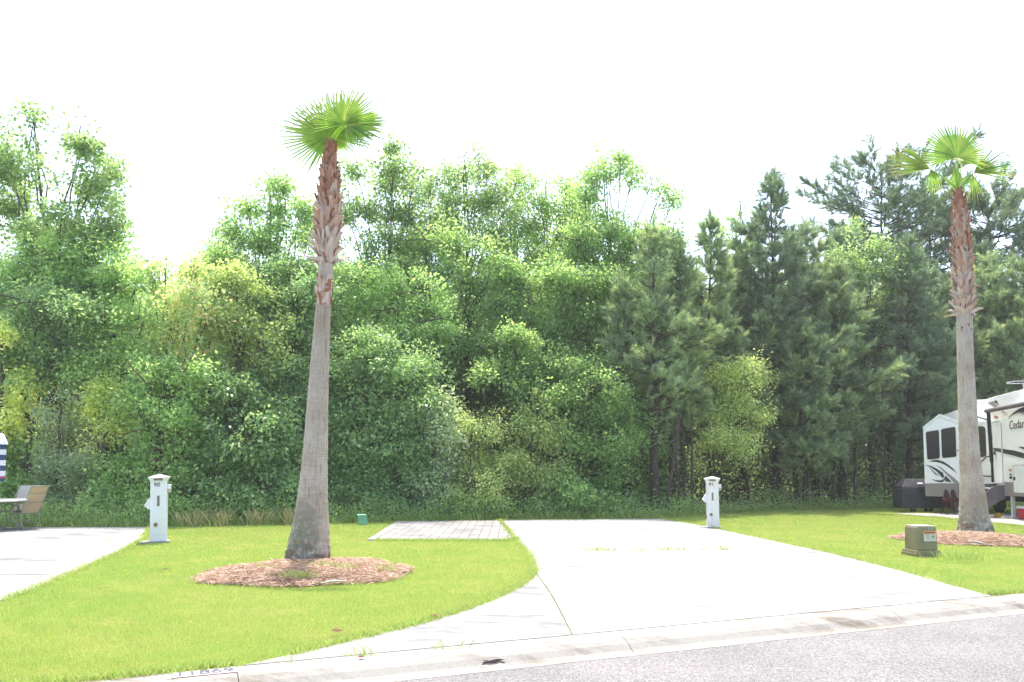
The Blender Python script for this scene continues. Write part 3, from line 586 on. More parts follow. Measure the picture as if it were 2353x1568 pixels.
def limb(mb, p0, p1, r0, r1, r, sag=0.15, n=6, wob=0.06, sides=5):
    p0, p1 = np.array(p0), np.array(p1); L_ = np.linalg.norm(p1 - p0); t_ = np.linspace(0, 1, n)
    path = p0 + (p1 - p0) * t_[:, None]; h = np.array([p1[0] - p0[0], p1[1] - p0[1], 0.0])
    path += (np.sin(t_ * np.pi) * sag)[:, None] * (h * 0.6 - np.array([0, 0, 0.25 * np.linalg.norm(h)]))
    path[1:-1] += r.normal(0, wob * L_ * 0.35, (n - 2, 3)); mb.tube([tuple(p) for p in path], list(np.linspace(r0, r1, n)), sides, cap=False)
    return path
def tree(name, label, cat, group, ub, back, lobes, kind, L_=0.085, W=0.05, n=11, dens=11, R=0.14, seed=0, bark=None, tr=0.13, lean=0, flat=1.0, bare=0, tone0=0.5, stems=1):
    r = np.random.default_rng(seed + 100); Y = TL(ub) + back + (0.75 if back < 2 else 0.2) + (0.35 if ub < 320 else 0)
    bs = at(ub, HOR, Y); base = Vector((bs.x, bs.y, 0)); th = thing(name, label, cat, base, group)
    dens, n, L_, W = dens * DK, int(n * NK), L_ * LK, W * LK * 1.1
    C, D, cs = crown_clusters(lobes, Y, r, dens, flat)
    C[:, 2] = np.maximum(C[:, 2], 0.06)
    tone = np.clip(tone0 + r.normal(0, 0.15, len(C)), 0, 1)
    V, ti = leaves(C, D, n, R, L_, W, r, tone)
    V[:, 2] = np.maximum(V[:, 2], 0.02)
    mb = MB(); zt = max(c[2] for c, q in cs); top = max(cs, key=lambda x: x[0][2])[0]
    med = np.mean([c for c, q in cs], 0)
    for st in range(stems):
        b0 = np.array([base.x + (st - (stems - 1) / 2) * 0.35, base.y + r.normal(0, .1), -0.05])
        tgt = top if st == 0 else cs[r.integers(0, len(cs))][0]
        n_ = 10; t_ = np.linspace(0, 1, n_); mid = np.array([med[0] * .5 + b0[0] * .5 + lean, b0[1] * .5 + med[1] * .5, tgt[2] * 0.45])
        tp = ((1 - t_) ** 2)[:, None] * b0 + (2 * t_ * (1 - t_))[:, None] * mid + (t_ ** 2)[:, None] * tgt
        tp[1:-1] += r.normal(0, 0.05, (n_ - 2, 3)) * [1, 1, .3]
        rad = tr * (1 - 0.9 * t_) * (1 + 0.5 * np.exp(-t_ * 14)) / (1 if st == 0 else 1.5)
        mb.tube([tuple(p) for p in tp], list(rad), 9, cap=False)
        if st == 0: tp0, rad0 = tp, rad
    for c, q in cs:
        hmin = max(0.12 * zt, c[2] * 0.45); cand = [i for i in range(len(tp0)) if hmin * 0.6 <= tp0[i][2] <= c[2] - 0.2 * np.linalg.norm(c[:2] - tp0[i][:2])]
        i = cand[len(cand) // 2] if cand else max(0, min(len(tp0) - 2, int(len(tp0) * 0.3)))
        limb(mb, tp0[i], c, max(0.016, rad0[i] * 0.55), 0.014, r, 0.12)
        for _ in range(5):
            d = unit(r.normal(0, 1, 3) + [0, 0, 0.5]); limb(mb, c - (c - tp0[i]) * 0.25 * r.random(), c + d * q * 0.85, 0.013, 0.004, r, 0.05, n=4, sides=3)
    for _ in range(bare):
        c, q = cs[r.integers(0, len(cs))]; d = unit(r.normal(0, 1, 3)); limb(mb, c + [0, -0.5 * q[1], 0], c + d * q * 1.3 + [0, -0.7 * q[1], 0.2], 0.024, 0.006, r, 0.08, n=5, sides=4)
    mb.build('trunk', bark or M_trunk, th, off=base, smooth=True)
    np_obj('crown', V, np.arange(len(V)).reshape(-1, 4), LM[kind], th, off=base, tint=ti)
    return th
def pine(label, ub, back, vtop, half, vbot, kind, seed, shoots=1.0, tr=0.15, bare_low=0.35, rounded=False, lean=0.0, group='pines standing at the edge of the wood'):
    r = np.random.default_rng(seed + 500); Y = TL(ub) + back; bs = at(ub, HOR, Y); base = Vector((bs.x, bs.y, 0)); th = thing('pine_tree', label, 'pine tree', base, group)
    H = at(ub, vtop, Y).z; zb = max(0.6, at(ub, vbot, Y).z); hw = 1.15 * half * Y / F
    mb = MB(); n_ = 12; t_ = np.linspace(0, 1, n_); px = base.x + lean * (t_ ** 1.5) + np.cumsum(r.normal(0, 0.03, n_)); py = base.y + np.cumsum(r.normal(0, 0.03, n_))
    tp = np.stack([px, py, H * t_], 1); mb.tube([tuple(p) for p in tp], list(tr * (1 - 0.93 * t_) * (1 + 0.35 * np.exp(-t_ * 15))), 8, cap=False)
    S, SD = [], []
    z = zb * bare_low + zb * 0.3
    while z < H - 0.15:
        f = (z - zb) / (H - zb)
        if rounded: L0 = hw * (max(0.05, math.sin(math.pi * min(1, max(0.02, (f * 0.88 + 0.12)))) ** 0.6))
        else: L0 = hw * (max(0.06, (1 - f)) ** 0.72) * (1.0 if f > 0.12 else max(0.45, 0.7 + f))
        nb = r.integers(6, 10)
        for k in range(nb):
            if f < 0 and r.random() < 0.55: continue
            a_ = r.random() * 2 * np.pi; L_ = L0 * (0.35 + 0.85 * r.random()) * (0.75 if f < 0 else 1) * (1 + 0.25 * math.sin(z * 2.3 + a_ * 2 + seed)); rise = (0.15 + 0.55 * max(f, 0)) * L_ * (0.5 + r.random())
            c = np.array([np.interp(z, tp[:, 2], tp[:, 0]), np.interp(z, tp[:, 2], tp[:, 1]), z]); e = c + np.array([math.cos(a_) * L_, math.sin(a_) * L_, rise])
            p = limb(mb, c, e, max(0.012, tr * 0.22 * (1 - max(f, 0) * 0.7)), 0.006, r, 0.12, n=5, wob=0.05, sides=4)
            if f < -0.05 and r.random() < 0.5: continue
            m_ = int(max(3, L_ * 14 * shoots))
            for q in range(m_):
                tt = 0.30 + 0.72 * r.random() ** 0.8; i = min(3, int(tt * 4)); g = min(1.0, tt * 4 - i) if tt <= 1 else 1.0
                b = p[i] + (p[i + 1] - p[i]) * g; out = unit(p[-1] - p[0]); sdv = unit(out * 0.7 + r.normal(0, 0.55, 3) + [0, 0, 0.45])
                S.append(b + sdv * 0.30 * r.random() * (1.15 - min(tt, 1)) * L_ * 0.6); SD.append(sdv)
        z += (0.30 + 0.14 * r.random())
    for k in range(10): S.append(np.array([np.interp(H, tp[:, 2], tp[:, 0]), np.interp(H, tp[:, 2], tp[:, 1]), H - 0.11 * k])); SD.append(unit(np.array([r.normal(0, .25), r.normal(0, .25), 1])))
    S, SD = np.array(S), np.array(SD); nn = 46; k = len(S); N_ = k * nn
    sl_ = 0.26 + 0.16 * r.random(k); b = np.repeat(S, nn, 0); ax = np.repeat(SD, nn, 0); ln = np.repeat(sl_, nn); t_ = r.random(N_)
    rad = r.normal(0, 1, (N_, 3)); rad = unit(rad - ax * np.sum(rad * ax, 1, keepdims=True)); d = unit(ax * (0.75 + 0.5 * r.random((N_, 1))) + rad * (0.9 - 0.5 * t_[:, None]) + [0, 0, -0.08])
    p = b + ax * (ln * t_)[:, None]; L_ = (0.14 + 0.10 * r.random(N_))[:, None]; s_ = unit(np.cross(d, r.normal(0, 1, (N_, 3)))) * 0.0105
    V = np.stack([p - s_, p + s_, p + d * L_], 1).reshape(-1, 3); ti = np.clip(np.repeat(0.42 + r.normal(0, 0.16, k), nn) + r.normal(0, 0.1, N_) + 0.18 * (t_ > 0.85), 0, 1)
    mb.build('trunk', M_ptrunk, th, off=base, smooth=True)
    np_obj('crown', V, np.arange(len(V)).reshape(-1, 3), LM[kind], th, off=base, tint=ti, k=3)
    return th
B1, SH = 'broadleaf trees along the edge of the wood', 'shrubs along the edge of the wood'
BT = lambda lab, ub, bk, lobes, kind, seed, **k: tree('broadleaf_tree', lab, 'tree', B1, ub, bk, lobes, kind, seed=seed, **k)
BS = lambda lab, ub, bk, lobes, kind, seed, **k: tree('shrub', lab, 'shrub', SH, ub, bk, lobes, kind, seed=seed, tr=k.pop('tr', 0.05), stems=k.pop('stems', 3), **k)
# tall and sparse trees against the sky
BT('tallest tree at the left end, airy crown with two tops and a sky gap', 140, 3.2, [(78, 275, 24, 32), (85, 325, 38, 40), (60, 385, 50, 42), (20, 400, 50, 55), (-10, 335, 30, 55), (20, 480, 60, 60), (185, 290, 22, 32), (195, 335, 48, 40), (220, 390, 60, 40), (190, 430, 58, 45), (255, 405, 30, 40), (225, 480, 62, 48), (140, 500, 45, 40), (245, 540, 50, 40), (180, 560, 75, 45), (70, 560, 60, 45), (140, 610, 90, 40)], 'tulip', 1, n=9, dens=9.0, L_=0.085, W=0.07, tr=0.16, tone0=0.5)
BT('rounded bright tree just left of the taller palm, its twigs showing against the sky', 640, 4.6, [(620, 430, 40, 25), (655, 425, 35, 22), (570, 470, 50, 32), (640, 490, 70, 42), (530, 535, 52, 42), (600, 560, 80, 45), (680, 560, 55, 50), (505, 590, 40, 32), (700, 480, 35, 32), (710, 520, 30, 40), (560, 610, 75, 40), (650, 620, 70, 40)], 'bright', 2, n=9, dens=8.5, tr=0.13, tone0=0.5)
BT('slender airy tree directly behind the top of the taller palm, dark stem on show', 880, 5.4, [(905, 345, 30, 28), (905, 385, 42, 32), (885, 430, 52, 38), (815, 390, 32, 32), (800, 440, 48, 42), (945, 440, 42, 38), (955, 400, 22, 22), (850, 490, 50, 38), (935, 500, 58, 40), (900, 555, 70, 40), (800, 500, 35, 35), (830, 590, 60, 45), (950, 590, 55, 45)], 'tulip', 3, n=8, dens=8, L_=0.08, W=0.065, tr=0.11, tone0=0.45)
BT('tall pale tree above the patio with a spire of upright twigs', 1070, 6.0, [(1068, 365, 26, 32), (1100, 360, 25, 28), (1125, 385, 25, 30), (1060, 410, 45, 38), (1130, 430, 48, 38), (1090, 470, 65, 42), (1030, 470, 40, 42), (1160, 480, 55, 40), (1050, 530, 75, 42), (1140, 545, 75, 45), (1010, 560, 50, 45), (1100, 600, 85, 45), (1185, 420, 25, 30)], 'tulip', 4, n=8, dens=9, bare=9, L_=0.08, W=0.06, tr=0.13, tone0=0.62)
BT('thin pale tree above the gap between patio and driveway, lower than its neighbours', 1260, 6.6, [(1215, 425, 25, 28), (1255, 415, 28, 28), (1240, 460, 50, 35), (1300, 440, 35, 32), (1290, 490, 50, 36), (1220, 520, 58, 40), (1280, 550, 65, 42), (1325, 520, 40, 38), (1230, 590, 70, 42)], 'bright', 5, n=7, dens=7.5, tr=0.10, tone0=0.45)
BT('open crowned tree over the driveway with grey limbs bare against the sky', 1410, 5.0, [(1385, 365, 30, 28), (1425, 360, 32, 28), (1405, 400, 50, 32), (1455, 395, 30, 30), (1360, 410, 30, 30), (1345, 450, 42, 35), (1520, 435, 30, 28), (1545, 465, 26, 26), (1500, 410, 18, 20), (1330, 500, 48, 40), (1390, 560, 70, 40), (1480, 555, 60, 34), (1530, 540, 34, 30), (1340, 600, 75, 45), (1440, 625, 75, 45), (1510, 600, 40, 40)], 'bright', 6, n=8, dens=8.0, tr=0.12, tone0=0.5, bare=6)
BT('pale green tree showing between the pines right of the second utility post', 1700, 5.2, [(1700, 462, 24, 24), (1690, 505, 32, 30), (1672, 550, 34, 34), (1730, 560, 36, 34), (1700, 610, 48, 40), (1690, 690, 50, 50)], 'bright', 7, n=7, dens=7, tr=0.08, tone0=0.5)
BT('fresh green tree rising among the pines left of the trailer palm', 1995, 3.0, [(1965, 545, 42, 30), (1950, 590, 50, 38), (2010, 580, 42, 38), (2060, 610, 46, 38), (2000, 640, 62, 42), (2070, 670, 50, 45), (1960, 690, 50, 45), (2030, 720, 60, 45)], 'tulip', 8, n=9, dens=8, tr=0.10, tone0=0.5)
# second row
BT('broad pale crown filling in under the spire of upright twigs above the patio', 1010, 4.4, [(980, 560, 60, 42), (1060, 570, 70, 42), (1130, 600, 70, 45), (930, 620, 60, 42), (1010, 640, 75, 45), (1090, 660, 75, 48), (860, 640, 55, 42)], 'bright', 31, n=9, dens=9, bare=9, tone0=0.5)
BT('broad pale crown below the bare grey limbs over the driveway', 1440, 4.2, [(1400, 530, 60, 38), (1470, 550, 62, 38), (1540, 560, 40, 36), (1330, 560, 60, 42), (1420, 600, 80, 45), (1510, 620, 60, 45), (1290, 620, 62, 45), (1360, 660, 80, 45), (1460, 680, 75, 48)], 'bright', 32, n=9, dens=9, bare=9, tone0=0.55)
BT('airy crown filling the gap between the slender tree and the spired pale tree', 985, 6.6, [(975, 450, 38, 34), (1005, 500, 48, 40), (960, 540, 50, 40), (990, 420, 22, 26), (1020, 580, 55, 42), (940, 590, 50, 42)], 'tulip', 35, n=8, dens=8, tr=0.09, tone0=0.55)
BT('airy crown right of the spired pale tree, a little lower than it', 1180, 7.0, [(1180, 400, 22, 26), (1190, 445, 40, 36), (1170, 500, 50, 40), (1215, 500, 45, 38), (1190, 560, 62, 42), (1230, 600, 55, 42)], 'bright', 36, n=8, dens=8, tr=0.09, tone0=0.4)
BT('airy crown left of the open crowned tree with bare grey limbs', 1325, 7.2, [(1310, 425, 26, 28), (1335, 470, 42, 36), (1305, 500, 45, 38), (1350, 530, 50, 40), (1310, 570, 62, 42)], 'tulip', 37, n=8, dens=8, tr=0.09, tone0=0.6)
BT('low airy crown left of the taller palm, filling in behind the bright tree', 470, 5.5, [(490, 590, 40, 34), (460, 630, 45, 38), (520, 620, 50, 38), (430, 660, 45, 36)], 'bright', 38, n=8, dens=8, tr=0.08, tone0=0.45)
BT('full green crown below the airy tallest tree at the left end', 190, 2.9, [(120, 600, 70, 42), (200, 590, 75, 45), (270, 600, 50, 42), (60, 640, 60, 40), (150, 660, 80, 45), (240, 670, 75, 45), (20, 620, 50, 42)], 'mid', 33, n=10, dens=10, tone0=0.65)
BT('light green tree filling in behind the olive tree and the taller palm', 650, 3.8, [(560, 620, 60, 42), (640, 640, 70, 45), (720, 630, 60, 45), (590, 700, 60, 45), (780, 640, 50, 45), (690, 700, 70, 45)], 'tulip', 34, n=9, dens=9, tone0=0.6)
BT('glossy dark tree below the tallest tree at the left end', 60, 2.0, [(30, 690, 60, 45), (100, 700, 70, 45), (165, 720, 60, 45), (60, 750, 70, 45), (140, 780, 70, 50), (30, 830, 60, 50), (100, 850, 80, 50)], 'dark', 9, n=11, dens=11, bare=9, L_=0.10, W=0.045, tone0=0.55)
BT('mid green oak in the dip of the treeline left of the red tipped maple', 240, 2.3, [(270, 620, 55, 28), (225, 665, 65, 42), (310, 660, 55, 42), (190, 740, 60, 48), (260, 750, 75, 52), (330, 740, 48, 48), (200, 830, 65, 48), (290, 840, 75, 50)], 'mid', 10, n=11, dens=11, bare=9, tone0=0.55)
BT('slim maple with red tipped leaves in the dip of the treeline', 385, 2.6, [(350, 622, 22, 25), (380, 615, 20, 22), (430, 622, 25, 24), (455, 612, 20, 24), (375, 670, 45, 38), (440, 675, 48, 42), (395, 735, 55, 45), (455, 760, 52, 50), (375, 800, 50, 45), (440, 840, 60, 48), (490, 720, 35, 45)], 'red', 11, n=9, dens=10, tone0=0.52, tr=0.09)
BT('olive green tree between the maple and the taller palm', 560, 3.0, [(540, 640, 60, 40), (500, 670, 42, 42), (585, 690, 62, 45), (530, 740, 62, 50), (605, 760, 60, 48), (550, 810, 66, 48), (620, 830, 60, 48), (500, 830, 50, 45)], 'olive', 12, n=10, dens=10, bare=9, tone0=0.45)
BT('dense dark laurel close behind the trunk of the taller palm', 690, 2.6, [(665, 640, 52, 35), (720, 650, 42, 40), (690, 700, 62, 45), (750, 720, 45, 50), (660, 770, 58, 48), (720, 790, 60, 50), (690, 860, 70, 50), (625, 880, 50, 50), (640, 690, 40, 40)], 'dark', 13, n=12, dens=12, L_=0.09, W=0.045, tone0=0.5)
BT('mid green tree just right of the taller palm trunk', 930, 3.4, [(830, 660, 62, 42), (910, 650, 60, 42), (980, 680, 58, 45), (860, 720, 70, 45), (950, 750, 75, 48), (1020, 760, 50, 45), (800, 740, 45, 45), (900, 800, 80, 48)], 'mid', 14, n=10, dens=10, bare=9, tone0=0.6)
BT('broad fresh green tree above the middle of the driveway', 1220, 3.6, [(1180, 640, 70, 42), (1270, 640, 70, 42), (1340, 670, 62, 45), (1140, 700, 60, 45), (1220, 710, 75, 48), (1300, 730, 75, 48), (1380, 720, 58, 45), (1120, 770, 55, 45), (1350, 790, 66, 45), (1410, 660, 45, 40)], 'bright', 15, n=10, dens=9.5, bare=9, tone0=0.42)
# front row
BT('tall glossy holly right of the taller palm, reaching to the lawn', 850, 1.4, [(830, 820, 62, 48), (900, 830, 66, 48), (960, 850, 48, 48), (790, 880, 52, 52), (870, 900, 80, 52), (940, 920, 60, 50), (820, 960, 75, 52), (910, 990, 75, 52), (780, 1020, 58, 55), (860, 1050, 80, 55), (940, 1070, 55, 55), (800, 1110, 70, 55), (890, 1130, 85, 50), (960, 1150, 50, 40)], 'dark', 16, n=12, dens=12, L_=0.09, W=0.045, tone0=0.6)
BT('wide bright green tree with layered boughs behind the far edge of the driveway', 1260, 1.3, [(1180, 790, 62, 38), (1240, 830, 70, 42), (1310, 845, 66, 42), (1370, 880, 55, 40), (1160, 860, 55, 42), (1220, 900, 72, 42), (1300, 910, 72, 42), (1400, 930, 50, 38), (1440, 900, 30, 28), (1350, 960, 66, 40), (1430, 985, 52, 36), (1470, 1010, 42, 30), (1380, 1030, 66, 40), (1310, 1020, 60, 45), (1420, 1070, 55, 40), (1340, 1090, 66, 45), (1400, 1130, 66, 40)], 'bright', 17, n=11, dens=10, bare=9, tone0=0.4, tr=0.11)
BS('light pointed sapling at the left back corner of the patio', 1000, 0.5, [(1015, 925, 22, 24), (1005, 965, 36, 34), (1030, 1000, 38, 36), (985, 1030, 42, 40), (1010, 1080, 48, 45), (975, 1110, 42, 45), (1010, 1150, 52, 38)], 'grey', 18, n=10, dens=12, tone0=0.6, L_=0.09, W=0.045)
BS('yellowish olive shrub behind the middle of the patio', 1090, 0.45, [(1085, 950, 40, 32), (1120, 990, 42, 40), (1060, 1010, 42, 42), (1105, 1050, 50, 45), (1070, 1100, 52, 45), (1125, 1110, 48, 45), (1095, 1160, 65, 36), (1140, 1060, 30, 35)], 'olive', 19, n=12, dens=14, tone0=0.5, L_=0.07, W=0.03)
BS('taller olive shrub behind the seam of patio and driveway', 1225, 0.5, [(1235, 930, 26, 24), (1225, 975, 38, 34), (1260, 1000, 42, 38), (1200, 1020, 40, 40), (1240, 1055, 52, 45), (1200, 1090, 48, 45), (1265, 1110, 50, 45), (1225, 1150, 66, 40)], 'olive', 20, n=12, dens=13, tone0=0.42, L_=0.075, W=0.035)
BS('low green bush behind the driveway with feathery tips', 1320, 0.4, [(1300, 1120, 42, 32), (1340, 1140, 42, 32), (1310, 1165, 60, 30), (1380, 1160, 45, 28)], 'mid', 21, n=10, dens=13, tone0=0.4)
BT('dense dark magnolia reaching the lawn left of the taller palm', 560, 1.2, [(520, 900, 48, 38), (575, 930, 62, 42), (630, 950, 48, 42), (500, 970, 55, 45), (570, 1000, 75, 48), (640, 1010, 55, 48), (480, 1050, 48, 48), (540, 1070, 75, 50), (620, 1080, 75, 52), (490, 1120, 58, 48), (570, 1140, 80, 45), (650, 1150, 55, 45)], 'dark', 22, n=12, dens=12, L_=0.105, W=0.05, tone0=0.5)
BT('oak with a stout reddish trunk right behind the left utility post', 340, 1.0, [(345, 880, 52, 38), (400, 900, 52, 38), (430, 860, 42, 34), (310, 930, 48, 40), (380, 960, 62, 42), (430, 960, 42, 42), (340, 990, 50, 36), (400, 1020, 52, 36), (450, 1000, 38, 34), (385, 840, 40, 32)], 'mid', 23, n=10, dens=10, tone0=0.52, bark=M_redtrunk, tr=0.16, bare=8)
BS('light green shrub with orange new tips left of the reddish oak trunk', 240, 1.1, [(235, 895, 36, 28), (190, 915, 34, 26), (265, 920, 34, 34), (220, 950, 46, 36), (280, 975, 34, 36), (240, 1000, 42, 36)], 'yellow', 24, n=9, dens=11, tone0=0.3)
BS('soft grey green shrub rising behind the patio chairs', 150, 1.3, [(140, 940, 40, 32), (165, 980, 46, 40), (120, 1010, 46, 42), (170, 1040, 52, 44), (125, 1075, 48, 46), (180, 1100, 48, 48), (140, 1140, 62, 45), (210, 1150, 45, 40)], 'grey', 25, n=13, dens=15, tone0=0.5, L_=0.07, W=0.028)
BS('fresh green shrub between the striped umbrella and the grey green shrub', 55, 1.5, [(50, 1030, 36, 28), (30, 1065, 42, 36), (75, 1070, 36, 36), (50, 1110, 48, 36), (20, 1140, 48, 40), (85, 1130, 35, 40), (60, 1165, 55, 35)], 'bright', 26, n=10, dens=12, tone0=0.45)
BT('yellow tinged tree cut by the left picture edge above the striped umbrella'.replace(' cut by the left picture edge', ' standing'), 0, 1.3, [(5, 765, 34, 28), (-10, 800, 45, 40), (40, 820, 42, 36), (15, 860, 58, 42), (65, 870, 32, 34), (0, 910, 58, 45), (45, 930, 42, 42), (10, 980, 50, 42)], 'yellow', 27, n=10, dens=11, tone0=0.42)
BS('green understory shrub between the left utility post and the magnolia', 300, 0.6, [(290, 1070, 40, 36), (260, 1110, 45, 42), (310, 1120, 45, 42), (420, 1080, 45, 40), (280, 1160, 60, 36), (350, 1160, 50, 36), (430, 1130, 45, 45)], 'mid', 28, n=10, dens=12, tone0=0.5)
BT('small leaning yellow green oak behind the right utility post', 1645, 1.0, [(1715, 832, 36, 26), (1680, 860, 40, 32), (1735, 870, 34, 32), (1660, 905, 42, 36), (1715, 920, 50, 38), (1752, 955, 34, 28), (1650, 955, 46, 34), (1705, 980, 50, 36), (1630, 1000, 34, 30), (1670, 1030, 46, 32), (1720, 1030, 34, 28), (1620, 1050, 30, 26)], 'olive', 29, n=12, dens=13, tone0=0.62, tr=0.07, lean=-0.2, L_=0.075, W=0.035, bark=mat('mossy bark', (0.15, 0.14, 0.08), (0.07, 0.065, 0.04), rough=1, scale=8))
# pines
pine('bushy grey green pine over the right half of the driveway', 1505, 2.0, 520, 85, 940, 'pine', 1, shoots=0.45)
pine('slim pine with a dark bent trunk left of the right utility post', 1570, 2.6, 545, 75, 960, 'pine', 2, tr=0.10, lean=0.3)
pine('narrow pointed pine left of the tallest pine', 1640, 3.2, 500, 70, 900, 'pine', 3, tr=0.12)
pine('tallest pointed pine in the row, right of the yellow green oak', 1785, 2.6, 412, 130, 960, 'darkpine', 4, tr=0.17)
pine('pine with a thin leading shoot just right of the tallest pine', 1872, 3.4, 515, 85, 880, 'pine', 5)
pine('bushy pine low over the lawn midway between utility post and trailer', 1935, 2.2, 600, 110, 1040, 'pine', 6)
pine('dark pine behind the covered grill', 2085, 2.4, 560, 120, 1000, 'darkpine', 7)
pine('old round headed pine standing tall behind the row, left of the trailer palm', 2050, 7.5, 383, 150, 620, 'darkpine', 8, rounded=True, shoots=0.8, tr=0.2)
pine('second round headed pine behind the trailer palm', 2160, 8.5, 462, 90, 660, 'darkpine', 9, rounded=True, shoots=0.8, tr=0.18)
pine('round headed pine right of the trailer palm', 2300, 8.0, 462, 120, 640, 'darkpine', 10, rounded=True, shoots=0.8, tr=0.2)
pine('sunlit bushy pine above the trailer roof', 2290, 3.2, 600, 110, 920, 'pine', 11)
pine('pale bushy pine farthest along the row above the trailer awning', 2375, 2.4, 610, 110, 960, 'pine', 12)
pine('slender young pine in front of the broadleaf trees over the driveway', 1432, 2.2, 640, 55, 900, 'pine', 13, tr=0.08, shoots=0.4)
pine('shaded pine with hanging lower boughs right of the yellow green oak', 1850, 1.4, 760, 110, 1060, 'pine', 14, tr=0.12)
pine('thin trunked pine between the tallest pine and the bushy one', 1900, 4.5, 640, 90, 940, 'darkpine', 15, tr=0.1)
pine('pine behind the grey trunk of the trailer palm', 2190, 3.5, 640, 90, 940, 'pine', 16, tr=0.12)
pine('young pine filling the gap right of the bushy grey green pine', 1545, 3.4, 590, 80, 920, 'pine', 21, tr=0.08)
pine('feathery pine between the narrow pointed pine and the tallest pine', 1715, 3.6, 560, 80, 900, 'pine', 22, tr=0.1)
pine('feathery pine whose top stands just right of the tallest pine', 1830, 4.2, 560, 85, 900, 'pine', 23, tr=0.1)
pine('leaning topped pine left of the fresh green tree among the pines', 1925, 4.6, 540, 85, 880, 'darkpine', 24, tr=0.1, lean=0.25)
pine('full pine behind the trailer gable, left of the trailer palm', 2130, 4.6, 590, 110, 900, 'pine', 25, tr=0.12)
pine('full dark pine over the trailer roof right of the trailer palm', 2260, 5.6, 560, 110, 860, 'darkpine', 26, tr=0.12)
# thin bare stems standing in the shade under the pines
for i, (u, bk, lab) in enumerate([(1528, 0.9, 'dark crooked trunk leaning right of the driveway end'), (1558, 1.1, 'thin dark stem beside the crooked trunk'), (1590, 1.6, 'short reddish stem left of the right utility post'), (1915, 1.2, 'thin straight stem in the shade midway to the trailer'), (1965, 1.6, 'thin pale stem in the shade left of the covered grill'), (2030, 1.3, 'bare stem standing close behind the covered grill')]):
    r = np.random.default_rng(900 + i); Y = TL(u) + bk; b = at(u, HOR, Y); base = Vector((b.x, b.y, 0)); th = thing('bare_stem', lab, 'tree stem', base, 'thin stems in the shade under the pines')
    mb = MB(); H = 3.2 + 2.2 * r.random(); ln = 0.5 if i == 0 else r.normal(0, .12); t_ = np.linspace(0, 1, 9); path = [(base.x + ln * t + r.normal(0, .025), base.y + r.normal(0, .02), H * t - 0.03) for t in t_]; mb.tube(path, list(np.linspace(0.075 if i == 0 else 0.05, 0.02, 9)), 7)
    tb = mb
    for k in range(9):
        j = r.integers(2, 8); p = np.array(path[j]); d = unit(r.normal(0, 1, 3) * [1, 1, .4]); limb(tb, p, p + d * (0.4 + 0.6 * r.random()), 0.012, 0.003, r, 0.05, n=4, sides=3)
    tb.build('trunk', M_ptrunk, th, off=base, smooth=True)
# the mass of the wood behind, and the undergrowth at its edge
def mass(name, label, cat, n, usp, ysp, topv, m, L_, W, per, R, seed, tone=0.4, zmin=0.1, pw=1.0):
    r = np.random.default_rng(seed); u = usp[0] + (usp[1] - usp[0]) * r.random(n); Yd = np.array([TL(x) for x in u]) + ysp[0] + (ysp[1] - ysp[0]) * r.random(n)
    tv = np.interp(u, [p[0] for p in topv], [p[1] for p in topv]) + r.normal(0, 12, n) + 16 * np.sin(u / 23.0) * np.sin(u / 61.0 + 1); zt = CAMH + (HOR - tv) * Yd / F; z = zmin + np.maximum(0.05, zt - zmin) * r.random(n) ** pw
    C = np.stack([(u - 1176.5) / F * Yd, Yd, z], 1); V, ti = leaves(C, unit(r.normal(0, 1, (n, 3))), per, R, L_, W, r, np.clip(tone + r.normal(0, .12, n), 0, 1)); V[:, 2] = np.maximum(V[:, 2], 0.02)
    o = np_obj(name, V, np.arange(len(V)).reshape(-1, 4), m, tint=ti); return tag(o, label, cat, kind='stuff')
mass('woodland', 'dark mass of the wood behind the front trees', 'woodland', 42000, (-500, 1500), (6, 15), [(-500, 640), (0, 660), (250, 680), (480, 700), (640, 660), (1000, 660), (1300, 640), (1500, 650)], LM['dark'], 0.17, 0.10, 12, 0.30, 61)
mass('woodland', 'dark mass of pinewood behind the front pines', 'woodland', 30000, (1450, 2900), (9, 18), [(1400, 680), (1700, 660), (2000, 640), (2353, 640), (2900, 640)], LM['darkpine'], 0.20, 0.09, 12, 0.30, 62)
mass('undergrowth', 'tangled undergrowth along the foot of the treeline', 'undergrowth', 3200, (-300, 2700), (0.25, 1.7), [(-300, 1150), (400, 1155), (700, 1140), (900, 1150), (1500, 1150), (1650, 1142), (2000, 1140), (2700, 1135)], LM['mid'], 0.07, 0.035, 14, 0.13, 63, tone=0.45, zmin=0.03, pw=1.4)
mass('undergrowth', 'pale weedy sprigs scattered along the lawn edge of the wood', 'undergrowth', 1000, (-200, 1700), (0.05, 0.9), [(-200, 1160), (380, 1165), (450, 1140), (700, 1140), (760, 1175), (1000, 1150), (1300, 1165), (1600, 1165), (1700, 1170)], LM['bright'], 0.07, 0.03, 10, 0.11, 65, tone=0.5, zmin=0.02, pw=1.2)
mass('undergrowth', 'sunlit pale understory leaves showing between the pine trunks', 'undergrowth', 900, (1480, 2500), (2.0, 5.0), [(1480, 1000), (1600, 1020), (2000, 1040), (2500, 1000)], LM['tulip'], 0.08, 0.05, 12, 0.16, 64, tone=0.6)
def tall_grass(name, label, spots, m, tones, seed, hh=(0.15, 0.75)):
    r = np.random.default_rng(seed); P = []
    for u, bk, n, sx in spots:
        Y = TL(u) + bk; c = at(u, HOR, Y); P.append(r.normal(0, [sx, 0.22], (n, 2)) + [c.x, c.y])
    P = np.concatenate(P); V = blades(P, hh[0], hh[1], 0.006, lean=0.8); o = np_obj(name, V, np.arange(len(V) * 4).reshape(-1, 4), m, tint=np.clip(r.normal(tones, 0.25, len(V)), 0, 1)); return tag(o, label, 'grass', kind='stuff')
